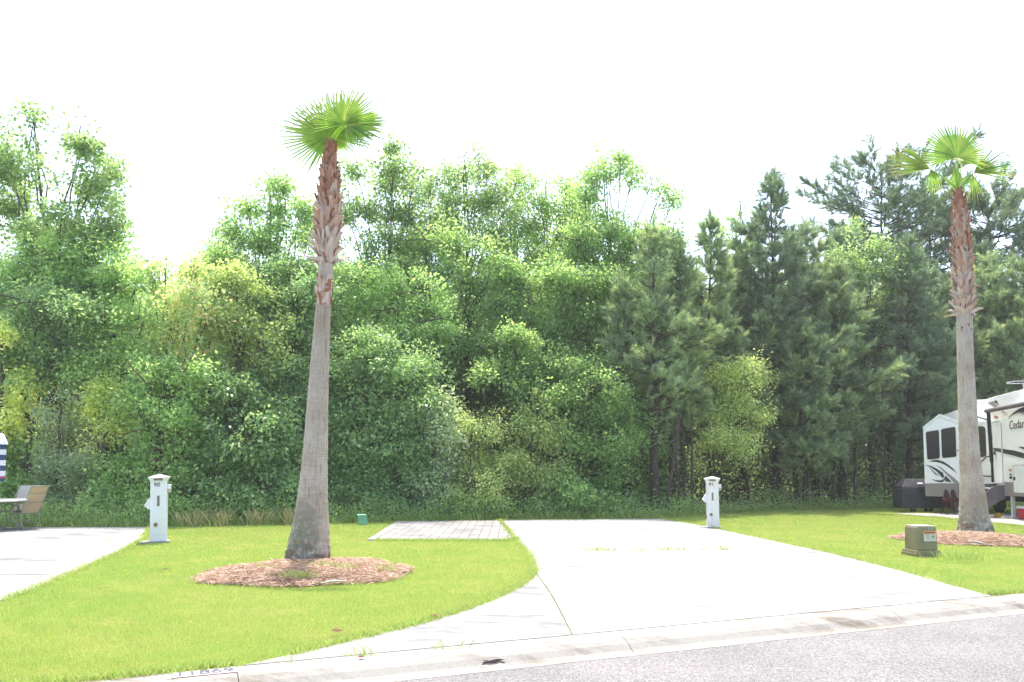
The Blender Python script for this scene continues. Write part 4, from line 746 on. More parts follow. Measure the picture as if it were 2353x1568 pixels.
M_dry = leaf_mat('dry grass', [(0.22, 0.15, 0.09), (0.36, 0.27, 0.16), (0.46, 0.38, 0.24), (0.2, 0.24, 0.06)], 0.4, 0.6, 0.2, gain=1.5)
tall_grass('dry_grass', 'tall dry tan grass at the foot of the trees right of the left utility post', [(430, .3, 60, .15), (462, .3, 120, .08), (485, .3, 50, .1), (508, .25, 60, .06), (525, .2, 160, .06), (590, .25, 90, .08), (605, .3, 110, .1), (640, .3, 60, .12), (674, .3, 240, .08), (445, .2, 50, .25)], M_dry, 0.7, 71, (0.08, 0.5))
tall_grass('rough_grass', 'rough green grass and weeds at the edge of the wood', [(u, .1 + .25 * ((u * 7) % 5) / 5, 70, .45) for u in range(-100, 2400, 26)], M_grass, 0.75, 72, (0.06, 0.28))

# ------------------------------------------------------------------ white trailer
def c1(x, y): return (2106.5 + x * 0.1051, 865.6 + y * 0.1051)
def c2(x, y): return (2052.9 + x * 0.1277, 1026.4 + y * 0.1277)
M_gel = mat('white gelcoat', (0.84, 0.83, 0.80), (0.80, 0.79, 0.75), rough=0.3, scale=1.5, coat=0.2)
M_cream = mat('cream gelcoat', (0.78, 0.76, 0.69), (0.74, 0.72, 0.64), rough=0.3, scale=1.5, coat=0.2)
M_trim = mat('white trim', (0.78, 0.78, 0.77), rough=0.35)
M_taupe = mat('taupe panel', (0.27, 0.235, 0.205), (0.235, 0.205, 0.18), rough=0.4, scale=2)
M_tint = mat('tinted window', (0.012, 0.013, 0.014), rough=0.06, spec=0.6)
M_dgraph = mat('charcoal graphic', (0.028, 0.024, 0.023), rough=0.35); M_ggraph = mat('grey graphic', (0.29, 0.265, 0.255), rough=0.35)
M_brown = mat('brown lettering', (0.12, 0.065, 0.04), rough=0.4); M_awn = mat('awning grey', (0.15, 0.13, 0.135), (0.10, 0.09, 0.095), rough=0.6, scale=3)
M_alu = mat('brushed metal', (0.45, 0.45, 0.46), rough=0.35, metal=0.6); M_amber = mat('amber lens', (0.45, 0.12, 0.03), rough=0.3); M_red = mat('red plastic', (0.55, 0.045, 0.06), (0.5, 0.04, 0.05), rough=0.4)
M_dark = mat('dark underbody', (0.02, 0.02, 0.02), rough=0.9)
PA = Plane(2120, 27.6, 2209, 26.9); PC = Plane(2206, 27.3, 2280, 26.5); PBw = Plane(2274, 26.0, 2353, 23.1); PM = Plane(2160, 30.2, 2353, 25.5)
g0 = PBw.pt(2290, 1139); TB = Vector((g0.x, g0.y, 0))
trailer = thing('travel_trailer', 'large white travel trailer with gabled end, tinted windows and dark swoosh graphics', 'trailer', TB)
def dec(P, pts, off, thick, name, m, parent=trailer, bevel=0.0):
    mb = MB(); mb.prism([P.pt(u, v, off) for u, v in pts], -P.n * thick); return mb.build(name, m, parent, off=TB, bevel=bevel)
def rrect(tl, tr, br, bl, k=0.10, n=3):
    Q = [np.array(p, float) for p in (tl, tr, br, bl)]; out = []
    for i in range(4):
        p, a, b2 = Q[i], Q[i - 1], Q[(i + 1) % 4]; s_ = min(np.linalg.norm(a - p), np.linalg.norm(b2 - p)) * k * 2
        pa = p + (a - p) / np.linalg.norm(a - p) * s_; pb = p + (b2 - p) / np.linalg.norm(b2 - p) * s_
        for j in range(n + 1):
            t = j / n; out.append(tuple((1 - t) ** 2 * pa + 2 * t * (1 - t) * p + t * t * pb))
    return out
body = dec(PM, [(2158, 962), (2169.6, 953.4), (2205.3, 940.7), (2236, 930), (2240, 919.3), (2265.2, 918.1), (2280, 912.9), (2353.3, 894), (2480, 861), (2480, 1140), (2158, 1139)], 0, 2.3, 'body', M_gel, bevel=0.01)
dec(PM, [(2244, 934.5), (2270, 925), (2353, 901.5), (2480, 865), (2480, 861), (2353.3, 894.5), (2280, 913.4), (2265.2, 918.6), (2244, 926)], 0.05, 0.05, 'roof_trim', M_trim, bevel=0.008)
dec(PM, [c1(x, y) for x, y in ((1545, 575), (1665, 540), (1775, 650), (1785, 672), (1690, 675))], 0.006, 0.005, 'stripe_graphic', M_ggraph)
dec(PM, [c1(x, y) for x, y in ((1680, 537), (1740, 522), (1805, 640))], 0.007, 0.006, 'stripe_graphic', M_dgraph)
# end section with two windows
gable = [(2121, 981.2), (2158.5, 951.8), (2207.5, 969.5), (2209, 1111), (2125, 1111.5)]
mb = MB(); mb.prism([PA.pt(u, v) for u, v in gable], Vector((0.95, 1.7, 0))); slide = mb.build('slide_out', M_gel, trailer, off=TB, bevel=0.01)
for a_, b2 in (((2120.3, 981.5), (2158.5, 951.4)), ((2158.5, 951.4), (2208.5, 969.5))):
    dec(PA, [a_, b2, (b2[0], b2[1] + 6.4), (a_[0] + 0.3, a_[1] + 6.4)], 0.025, 0.03, 'gable_trim', M_trim, slide, bevel=0.004)
dec(PA, rrect((2125.3, 1111.3), (2208.7, 1111.3), (2208.9, 1142.5), (2126.3, 1140.5), 0.06), 0.015, 1.2, 'skirt_panel', M_taupe, slide)
dec(PA, [(2203.4, 972), (2207.6, 973), (2209, 1111), (2205, 1111)], 0.02, 0.02, 'corner_trim', M_trim, slide)
for q_ in (((2127, 992.8), (2157, 988), (2159.5, 1053.9), (2130.8, 1056.8)), ((2162.2, 986.5), (2195.3, 980.7), (2197.8, 1050), (2164.6, 1053.2))):
    wn = dec(PA, rrect(*q_, k=0.07), 0.018, 0.018, 'window', M_tint, slide)
dec(PA, [c2(1140, 68), c2(1190, 60), c2(1190, 80), c2(1140, 76)], 0.03, 0.03, 'window_latch', M_black, slide)
def curvy(pts): return [c2(*p) for p in pts]
for pts, m_ in ((((640, 272), (720, 243), (800, 240), (900, 270), (1000, 335), (1080, 400), (1150, 490), (1060, 420), (960, 350), (860, 300), (760, 275)), M_dgraph),
                (((570, 325), (680, 350), (780, 400), (890, 470), (915, 540), (890, 575), (860, 540), (780, 450), (680, 380)), M_dgraph),
                (((770, 330), (860, 375), (980, 480), (1100, 570), (1185, 655), (1090, 655), (1020, 570), (940, 490), (850, 400)), M_ggraph),
                (((683, 583), (760, 605), (840, 610), (900, 590), (935, 530), (945, 560), (920, 615), (870, 645), (790, 635), (730, 610)), M_dgraph),
                (((935, 520), (1055, 640), (935, 630)), M_dgraph), (((640, 370), (760, 470), (840, 540), (750, 510), (690, 440)), M_ggraph)):
    dec(PA, curvy(pts), 0.007, 0.006, 'stripe_graphic', m_, slide)
# recessed wall behind the palm
wall = dec(PC, [(2204, 969), (2276, 967), (2277, 1112), (2206, 1112)], 0, 1.6, 'side_wall', M_cream)
dec(PC, rrect(c1(1180, 1085), c1(1498, 1087), c2(1672, 188), c2(1420, 190), 0.12), 0.015, 0.015, 'window', M_tint, wall)
dec(PC, [c1(1320, 862), c1(1560, 930), c1(1560, 975), c1(1330, 905)], 0.01, 0.01, 'stripe_graphic', M_ggraph, wall)
dec(PC, [c1(1300, 1000), c1(1600, 990), c1(1600, 1010), c1(1300, 1022)], 0.03, 0.03, 'trim_rail', M_trim, wall)
# entry wall with door, awning, hatch
entry = dec(PBw, [(2274.7, 947), (2353, 926), (2480, 893), (2480, 1148), (2353, 1141), (2308, 1139.3), (2306.3, 1111.5), (2279, 1111.5)], 0, 2.0, 'entry_wall', M_gel)
dec(PBw, [(2307, 1108), (2327.8, 1108.6), (2329.5, 1131.5), (2480, 1136), (2480, 1148), (2353, 1141.5), (2308, 1139.6)], 0.012, 0.012, 'skirt_panel', M_taupe, entry)
door = dec(PBw, rrect((2279.0, 970.5), (2299.5, 966), (2305.5, 1110.6), (2284.3, 1110.8), 0.16), 0.012, 0.012, 'door', M_gel)
dec(PBw, [c2(1800, 80), c2(1812, 82), c2(1812, 150), c2(1800, 148)], 0.05, 0.04, 'handle', M_black, door)
dec(PBw, [c2(1795, 22), c2(1935, 38), c2(1940, 108), c2(1800, 66)], 0.016, 0.005, 'stripe_graphic', M_dgraph, door)
mb = MB(); rr_ = rrect((2279.0, 970.5), (2299.5, 966), (2305.5, 1110.6), (2284.3, 1110.8), 0.16); mb.tube([PBw.pt(u, v, 0.012) for u, v in rr_ + rr_[:1]], 0.007, 5); mb.build('door_frame', M_ggraph, door, off=TB)
hatch = dec(PBw, rrect((2327.6, 1069.8), (2362, 1068.5), (2364, 1133.6), (2329.6, 1132.2), 0.06), 0.014, 0.014, 'hatch', M_trim)
mb = MB(); rr_ = rrect((2327.6, 1069.8), (2362, 1068.5), (2364, 1133.6), (2329.6, 1132.2), 0.06); mb.tube([PBw.pt(u, v, 0.014) for u, v in rr_ + rr_[:1]], 0.007, 5); mb.build('hatch_seal', M_ggraph, hatch, off=TB)
dec(PBw, rrect(c2(2158, 545), c2(2184, 548), c2(2184, 608), c2(2158, 605), 0.2), 0.03, 0.02, 'latch', M_black, hatch)
for x, y, s_, m_ in ((2090, 420, 17, M_amber), (2098, 503, 13, M_brown), (2100, 558, 19, M_black)):
    dec(PBw, rrect(c2(x - s_, y - s_), c2(x + s_, y - s_), c2(x + s_, y + s_ * 1.2), c2(x - s_, y + s_ * 1.2), 0.25), 0.03, 0.03, 'marker_light', m_)
dec(PBw, rrect(c1(1685, 855), c1(1740, 850), c1(1740, 915), c1(1685, 915), 0.25), 0.04, 0.04, 'porch_light', M_amber)
for pts, m_ in ((( (1965, 42), (2160, 70), (2353, 120), (2700, 230), (2700, 310), (2353, 215), (2160, 165), (1970, 118)), M_dgraph), (((2240, 0), (2353, 12), (2600, 60), (2600, 120), (2353, 55)), M_dgraph)):
    dec(PBw, [c2(*p) for p in pts], 0.008, 0.006, 'stripe_graphic', m_)
for pts, m_ in ((((1985, 910), (2120, 780), (2240, 700), (2348, 662), (2700, 560), (2700, 690), (2348, 780), (2200, 790), (2090, 835)), M_dgraph), (((2100, 795), (2260, 760), (2348, 800), (2600, 830), (2600, 850), (2348, 830), (2240, 790)), M_ggraph), (((1845, 750), (1880, 745), (2005, 835)), M_ggraph)):
    dec(PBw, [c1(*p) for p in pts], 0.008, 0.006, 'stripe_graphic', m_)
o_ = PBw.pt(*c1(2030, 1165), 0.008); X = PBw.t; M_ = Matrix(((X.x, PBw.n.x * 0, PBw.n.x, 0), (X.y, 0, PBw.n.y, 0), (0, 1, 0, 0), (0, 0, 0, 1)))
sh_ = Matrix(((1, 0.22, 0, 0), (0, 1, 0, 0), (0, 0, 1, 0), (0, 0, 0, 1)))
text('Cedar Creek', 0.36, M_brown, 'lettering', trailer, Matrix.Translation(o_ - TB) @ M_ @ sh_ @ Matrix.Scale(1.35, 4, (1, 0, 0)) @ Matrix.Translation((0.92, 0.12, 0)))
mb = MB(); aw = [PBw.pt(2266.5, 945, 0.22), PBw.pt(2353, 928.5, 0.22), PBw.pt(2480, 903, 0.22)]; mb.tube(aw, 0.065, 12); awn = mb.build('awning', M_awn, trailer, off=TB, smooth=False)
mb = MB(); a0, a1 = PBw.pt(2271, 948, 0.22), PBw.pt(2279, 1062, 0.14); mb.tube([a0, a1], 0.055, 4); a2 = PBw.pt(2281, 1108, 0.03); mb.tube([a1, a2], 0.035, 4); mb.build('awning_arm', M_dark, awn, off=TB)
mb = MB(); mb.tube([PC.pt(*c2(1580, 275), .03), PC.pt(*c2(1680, 180), .05), PC.pt(*c2(1725, 178), .06)], 0.02, 6); mb.build('grab_handle', M_black, trailer, off=TB, smooth=True); mb = MB(); mb.tube([PC.pt(*c2(1600, 515), .03), PC.pt(*c2(1640, 532), .05), PC.pt(*c2(1760, 535), .06)], 0.02, 6); mb.build('grab_handle', M_black, trailer, off=TB, smooth=True)
# underbody, leg, wheel, steps
mb = MB(); p = PBw.pt(2285, 1139, -0.5); q2 = PBw.pt(2470, 1146, -0.5); mb.prism([p + Vector((0, 0, 0.02)), q2 + Vector((0, 0, 0.02)), q2 - Vector((0, 0, .16)), p - Vector((0, 0, .16))], -PBw.n * 0.12)
p = PC.pt(2204, 1112, -0.3); q2 = PC.pt(2282, 1112, -0.3); mb.prism([p, q2, q2 - Vector((0, 0, .25)), p - Vector((0, 0, .25))], -PC.n * 1.2); mb.build('chassis', M_dark, trailer, off=TB)
mb = MB(); lp = PBw.pt(2327, 1139, -0.25); mb.box(lp.x - .045, lp.x + .045, lp.y - .045, lp.y + .045, 0.06, lp.z + 0.02); mb.box(lp.x - .10, lp.x + .10, lp.y - .10, lp.y + .10, ZP, 0.055); mb.build('jack_leg', M_trim, trailer, off=TB, bevel=0.005)
for u, dd in ((2296, -0.75), (2420, -0.3)):
    wc = PBw.pt(u, 1160, dd); wc.z = 0.38 + ZP; R_ = Matrix.Translation(wc) @ PBw.n.to_track_quat('Z', 'Y').to_matrix().to_4x4()
    mb = MB(); mb.lathe([(0.22, -.10), (0.34, -.11), (0.38, -.07), (0.38, .07), (0.34, .11), (0.22, .10)], n=28, M=R_); whl = mb.build('wheel', M_rub, trailer, off=TB, smooth=True)
    mb = MB(); mb.lathe([(0.20, 0.105), (0.19, 0.118), (0.10, 0.10), (0.05, 0.125), (0.01, 0.125)], n=20, M=R_); mb.build('rim', M_alu, whl, off=TB, smooth=True)
stp = bpy.data.objects.new('steps', None); COL.objects.link(stp); stp.parent = trailer
z0 = PBw.pt(2295, 1111).z; P0, P1 = PBw.pt(2280, 1111), PBw.pt(2308, 1111); P0.z = P1.z = 0
for e in (P0, P1):
    mb = MB(); t_ = PBw.t * 0.03; mb.prism([e + Vector((0, 0, z0 - .04)) - t_, e + PBw.n * 0.30 + Vector((0, 0, z0 - .06)) - t_, e + PBw.n * 1.0 + Vector((0, 0, 0.28)) - t_, e + PBw.n * 1.0 + Vector((0, 0, 0.05)) - t_, e + PBw.n * 0.75 + Vector((0, 0, 0.12)) - t_, e + Vector((0, 0, z0 - .42)) - t_], t_ * 2); mb.build('stringer', M_awn, stp, off=TB)
for k in range(3):
    zz = z0 - 0.14 - 0.22 * k; a_ = P0 + PBw.n * (0.16 + 0.27 * k); b2 = P1 + PBw.n * (0.16 + 0.27 * k)
    mb = MB(); mb.prism([a_ + Vector((0, 0, zz)), b2 + Vector((0, 0, zz)), b2 + PBw.n * .26 + Vector((0, 0, zz)), a_ + PBw.n * .26 + Vector((0, 0, zz))], (0, 0, -0.035)); mb.build('tread', M_alu, stp, off=TB)
mb = MB(); ap = PM.pt(2352, 895, -1.0); mb.tube([ap, ap + Vector((0, 0, .18))], 0.02, 6); e_ = ap + Vector((0, 0, .2)); mb.tube([e_ + Vector((-.55, 0, 0.02)), e_ + Vector((-.3, 0, .07)), e_ + Vector((.4, 0, .08))], 0.012, 5); mb.tube([e_ + Vector((-.55, 0, 0.0)), e_ + Vector((-.2, 0.1, .0)), e_ + Vector((.4, 0.1, .02))], 0.010, 5); mb.build('roof_aerial', M_alu, trailer, off=TB)

# ------------------------------------------------------------------ things standing by the trailer
M_cover = mat('black vinyl cover', (0.055, 0.055, 0.060), (0.035, 0.035, 0.04), rough=0.42, scale=5, bump=0.5, bscale=4)
gp = at(2113, HOR, 28.3); gp.z = ZP; gr = thing('covered_grill', 'grill on casters under a black vinyl cover beside the white trailer', 'grill', gp, rz=0.05)
mb = MB(); w2, d2 = 0.83, 0.33
lv = [(0.12, 0.97, 1.0), (0.45, 0.985, 1.0), (0.76, 0.97, 0.97), (0.80, 0.93, 0.93)]; rings = []
for z, kx, ky in lv: rings.append([(w2 * kx * sx, d2 * ky * sy, z + (0.012 if sx * sy > 0 else 0)) for sx, sy in ((-1, -1), (-.35, -1.04), (.3, -1.01), (1, -1), (1.01, 0), (1, 1), (0, 1.02), (-1, 1), (-1.02, 0))])
rings.append([(x * 0.99, y * 0.9, 0.84) for x, y, _ in rings[0]]); rings.append([(max(-.53, min(.53, x)) * 1.0, y * 0.30, 1.10) for x, y, _ in rings[0]])
n = 9; vs = [p for r_ in rings for p in r_]; mb.add(vs, [(i * n + k, i * n + (k + 1) % n, (i + 1) * n + (k + 1) % n, (i + 1) * n + k) for i in range(len(rings) - 1) for k in range(n)] + [tuple(range(n - 1, -1, -1)), tuple(range((len(rings) - 1) * n, len(rings) * n))])
cv = mb.build('cover', M_cover, gr, bevel=0.015)
mb = MB(); mb.prism([(-0.24, -0.262, 0.93), (-0.06, -0.262, 0.93), (-0.06, -0.225, 0.972), (-0.24, -0.225, 0.972)], (0, -0.006, 0.004)); mb.build('patch', M_trim, cv)
for x, r_ in ((-0.47, .045), (-0.36, .045), (0.03, .06), (0.2, .075)):
    mb = MB(); mb.lathe([(0.01, -.02), (r_, -.02), (r_, .02), (0.01, .02)], n=14, M=Matrix.Translation((x, -0.24, r_)) @ Matrix.Rotation(math.pi / 2, 4, 'X')); mb.box(x - .015, x + .015, -.25, -.23, r_, 0.14); mb.build('caster', M_rub, gr)
cp = at(2181, HOR, 26.55); cp.z = ZP; ch = thing('camp_chair', 'folded red camp chair with two pointed dark pads under the trailer end', 'camp chair', cp)
for sx in (-1, 1):
    mb = MB(); mb.tube([(sx * 0.22, -0.12, 0), (sx * 0.13, 0.0, 0.52)], 0.016, 6); mb.build('leg', mat('maroon tube', (0.12, 0.025, 0.02), rough=0.4), ch)
    mb = MB(); mb.tube([(sx * 0.2, 0.2, 0), (sx * 0.12, 0.06, 0.52)], 0.014, 6); mb.build('leg', M_black, ch)
mb = MB(); mb.box(-0.04, 0.04, -0.02, 0.02, 0.14, 0.5); mb.build('strut', mat('dark maroon tube', (0.11, 0.025, 0.02), rough=0.4), ch)
mb = MB(); mb.prism([(-.22, -.05, .40), (.22, -.05, .40), (.24, -.05, .50), (.1, -.05, .53), (-.1, -.05, .53), (-.24, -.05, .50)], (0, 0.14, 0)); mb.build('seat', mat('maroon cloth', (0.09, 0.025, 0.02), rough=0.8), ch)
for sx in (-1, 1):
    x = sx * 0.11; mb = MB(); mb.prism([(x - .085, -.03, .50), (x + .085, -.03, .50), (x + .075, 0.02, .66), (x + .03, .04, .77), (x, .045, .80), (x - .03, .04, .77), (x - .075, .02, .66)], (0, 0.05, 0)); mb.build('back_pad', mat('dark brown cloth', (0.045, 0.02, 0.016), rough=0.8), ch)
bp = at(2196, HOR, 27.7); bp.z = ZP; bk = thing('grey_bucket', 'small grey bucket on the concrete under the trailer end', 'bucket', bp)
mb = MB(); mb.lathe([(0.13, 0), (0.15, .32), (0.16, .33), (0.16, .35), (0.14, .35), (0.12, .05)], n=20); mb.build('pail', mat('grey plastic', (0.2, 0.2, 0.21), rough=0.5), bk, smooth=False)
mb = MB(); mb.tube([(0.155 * math.cos(t), -0.02, 0.33 + 0.10 * math.sin(t)) for t in np.linspace(0, math.pi, 9)], 0.006, 5); mb.build('handle', M_alu, bk)
kp = at(2287.5, HOR, 1.6 * F / (1188.6 - HOR)); kp.z = ZP; kk = MB(); kk.prism([(-.09, -.06, 0), (.09, -.06, 0), (.065, -.06, .11), (-.065, -.06, .11)], (0, .14, 0)); o = kk.build('wheel_chock', mat('yellow plastic', (0.55, 0.33, 0.02), rough=0.5), bevel=0.01); o.location = kp; tag(o, 'yellow plastic wheel chock on the concrete under the trailer', 'chock')
cp = at(2362, HOR, 24.3); cp.z = ZP; cl = thing('picnic_cooler', 'red picnic cooler with a white lid beside the trailer jack leg', 'cooler', cp, rz=0.15)
mb = MB(); mb.box(-.27, .27, -.17, .17, 0.0, .30, taper=1.08); mb.build('body', M_red, cl, bevel=0.02)
mb = MB(); mb.box(-.30, .30, -.20, .20, .302, .38, taper=0.95); mb.build('lid', M_trim, cl, bevel=0.015)
mb = MB(); mb.tube([(-.20, -.19, .25), (-.20, -.225, .24), (-.20, -.225, .12), (-.20, -.19, .10)], 0.013, 6); mb.tube([(-.13, -.19, .25), (-.13, -.225, .24), (-.13, -.225, .12), (-.13, -.19, .10)], 0.013, 6); mb.box(-.2, -.13, -.222, -.20, .10, .26); mb.build('handle', M_trim, cl)

# ------------------------------------------------------------------ utility posts and boxes
M_badge = mat('beige badge', (0.55, 0.45, 0.28), (0.4, 0.3, 0.16), rough=0.6, scale=20)
def utility_post(label, num, loc, rz, sc_, body_m, tilt):
    th = thing('utility_post', label, 'utility post', loc, 'white utility posts between the lots', rz); th.scale = (sc_,) * 3; th.rotation_euler = (0, tilt, rz)
    mb = MB(); mb.box(-.36, .22, -.20, .20, -0.08, 0.035); mb.build('base_slab', M_pad, th, bevel=0.008)
    mb = MB(); mb.box(-.158, .158, -.14, .14, 0.035, 1.27); bd_ = mb.build('column', body_m, th, bevel=0.006)
    mb = MB(); mb.box(-.150, .150, -.146, -.139, 0.18, 1.16); mb.build('door', body_m, th, bevel=0.003)
    mb = MB(); pr = [(0.158, 1.235), (0.163, 1.26), (0.175, 1.285), (0.192, 1.31), (0.200, 1.335)]
    for i in range(len(pr) - 1):
        a_, b2 = pr[i], pr[i + 1]; vs = [(sx * r_, sy * (r_ - .018), z) for r_, z in (a_, b2) for sx, sy in ((-1, -1), (1, -1), (1, 1), (-1, 1))]
        mb.add(vs, [(k, (k + 1) % 4, 4 + (k + 1) % 4, 4 + k) for k in range(4)])
    mb.build('cornice', M_white, th)
    mb = MB(); mb.box(-.205, .205, -.188, .188, 1.335, 1.345); mb.add([(-.205, -.188, 1.345), (.205, -.188, 1.345), (.205, .188, 1.345), (-.205, .188, 1.345), (0, 0, 1.405)], [(0, 1, 4), (1, 2, 4), (2, 3, 4), (3, 0, 4)]); mb.build('cap', M_white, th)
    mb = MB(); mb.prism([(-.095, -.178, 1.275), (.075, -.178, 1.275), (.075, -.192, 1.318), (-.095, -.192, 1.318)], (0, -.004, 0)); mb.build('vent', M_slot, th)
    text(num, 0.125, M_dig, 'numerals', th, Matrix.Translation((-0.035, -0.1475, 1.185)) @ Matrix.Rotation(math.pi / 2, 4, 'X'), 0.001)
    mb = MB(); mb.box(-.022, .012, -.153, -.146, 0.76, 0.955); mb.box(-.028, .018, -.150, -.1465, 0.75, 0.965); mb.build('door_latch', M_slot, th)
    mb = MB(); mb.lathe([(0.0465, 0), (0.0465, .004), (.001, .004)], n=20, M=Matrix.Translation((-.05, -.1465, .375)) @ Matrix.Rotation(math.pi / 2, 4, 'X')); mb.box(-.085, -.012, -.1505, -.1465, .325, .335); bg_ = mb.build('badge', M_badge, th)
    mb = MB(); mb.lathe([(0.03, 0), (0.03, .003), (.02, .003), (.02, 0)], n=16, M=Matrix.Translation((-.05, -.1508, .38)) @ Matrix.Rotation(math.pi / 2, 4, 'X')); mb.box(-.055, -.045, -.1535, -.1506, .345, .40); mb.build('emblem', M_slot, bg_)
    mb = MB(); mb.box(.158, .235, -.13, .02, 1.03, 1.19); ot = mb.build('outlet_box', M_white, th, bevel=0.01)
    mb = MB(); mb.box(.166, .225, -.136, -.129, 1.02, 1.10); mb.box(.225, .25, -.12, -.08, 1.08, 1.11); mb.build('cover', M_badge, ot)
    mb = MB(); mb.prism([(-.158, -.10, .93), (-.158, -.10, .70), (-.185, -.10, .685), (-.275, -.10, .765), (-.20, -.10, .90)], (0, .17, 0)); mb.build('meter_hood', M_white, th, bevel=0.008)
    mb = MB(); mb.box(-.162, -.157, -.12, .12, .26, .36); mb.build('side_panel', M_slot, th)
    mb = MB(); mb.tube([(.165, -.04, .05), (.165, -.04, 1.03)], 0.010, 6); mb.build('conduit', M_white, th)
    return th
p = G(364, 1247); p.z = 0; utility_post('clean white utility post numbered 90 by the left concrete pad', '90', p, 0.36, 1.0, M_white, -0.02)
p = G(1638, 1214); p.z = 0; utility_post('rust stained white utility post numbered 91 beside the driveway', '91', p, -0.14, 0.93, M_rust, 0.0)

M_oliveb = mat('olive enclosure', (0.26, 0.225, 0.125), (0.19, 0.165, 0.09), rough=0.55, scale=4, bump=0.1, lo=0.3, hi=0.7)
p = G(2117, 1277); p.z = 0; ub = thing('utility_box', 'square olive green utility box with an orange and white warning label on the lawn', 'utility box', p, rz=0.10)
mb = MB(); mb.box(-.235, .235, -.235, .235, -0.05, .055); mb.box(-.225, .225, -.225, .225, .055, .11, taper=0.97)
for k in range(9): mb.box(-.241, -.235, -.2 + .05 * k - .008, -.2 + .05 * k + .008, -0.02, .05); mb.box(-.2 + .05 * k - .008, -.2 + .05 * k + .008, -.241, -.235, -0.02, .05)
mb.build('base', M_oliveb, ub, bevel=0.008)
mb = MB(); mb.box(-.195, .195, -.195, .195, .105, .515, taper=0.95); mb.build('cover', M_oliveb, ub, bevel=0.022)
mb = MB(); mb.box(-.180, .180, -.180, .180, .515, .535, taper=0.93); mb.build('lid', mat('pale olive', (0.34, 0.335, 0.27), (0.26, 0.25, 0.19), rough=0.5, scale=5), ub, bevel=0.012)  # lid in a paler olive than the cover
RX = Matrix.Rotation(math.pi / 2, 4, 'X'); til = math.radians(1.4)
def on_face(x, z, off): return Matrix.Translation((x, -0.195 + (z - .105) / .41 * 0.00975 - off, z)) @ RX @ Matrix.Rotation(-til, 4, 'X')
def card(name, x, z, w_, h_, off, m, par):
    mb = MB(); mb.box(-w_ / 2, w_ / 2, -h_ / 2, h_ / 2, -0.0005, 0.0005, M=on_face(x, z, off)); return mb.build(name, m, par)
lab = card('warning_label', 0.055, 0.355, 0.225, 0.175, 0.003, mat('label white', (0.62, 0.62, 0.55), rough=0.5), ub)
card('label_header', 0.055, 0.417, 0.212, 0.040, 0.0045, mat('label orange', (0.75, 0.19, 0.012), rough=0.5), lab)
text('\u26a0' if False else 'WARNING', 0.033, M_dig, 'lettering', lab, on_face(0.072, 0.417, 0.0055), 0.0004)
mb = MB(); mb.prism([on_face(-.025, .417, .0055) @ Vector(q_) for q_ in ((-.013, -.012, 0), (.013, -.012, 0), (0, .012, 0))], (0, -.0006, 0)); mb.build('alert_triangle', M_dig, lab)
for k in range(6):
    card('print_line', 0.005 + 0.004 * (k % 2), 0.385 - 0.016 * k, 0.095 - 0.012 * (k % 3), 0.0045, 0.0045, M_slot, lab); card('print_line', 0.112, 0.385 - 0.016 * k, 0.085 - 0.015 * ((k + 1) % 3), 0.004, 0.0045, M_slot, lab)
card('hazard_picture', 0.11, 0.345, 0.035, 0.03, 0.006, M_slot, lab)
text('2', 0.05, M_trim, 'numeral', ub, on_face(0.035, 0.478, 0.003), 0.0008); text('5', 0.05, M_trim, 'numeral', ub, on_face(0.095, 0.478, 0.003), 0.0008)
M_mint = mat('mint green plastic', (0.20, 0.46, 0.29), (0.16, 0.38, 0.24), rough=0.5, scale=4)
p = G(834, 1206); p.z = 0; gb = thing('junction_box', 'small leaning mint green plastic box at the edge of the lawn before the holly', 'junction box', p); gb.rotation_euler = (0.05, 0.0, 0.25); 
SHR = Matrix(((1, 0, -0.16, 0), (0, 1, 0, 0), (0, 0, 1, 0), (0, 0, 0, 1)))
mb = MB(); mb.box(-.125, .125, -.10, .10, -0.05, .24, M=SHR, taper=0.92); mb.build('body', M_mint, gb, bevel=0.012)
mb = MB(); mb.box(-.130, .130, -.105, .105, .235, .275, M=SHR, taper=0.9); mb.build('lid', M_mint, gb, bevel=0.010)
mb = MB(); mb.box(-.09, .09, -.106, -.098, .03, .2, M=SHR); mb.build('panel', M_mint, gb)

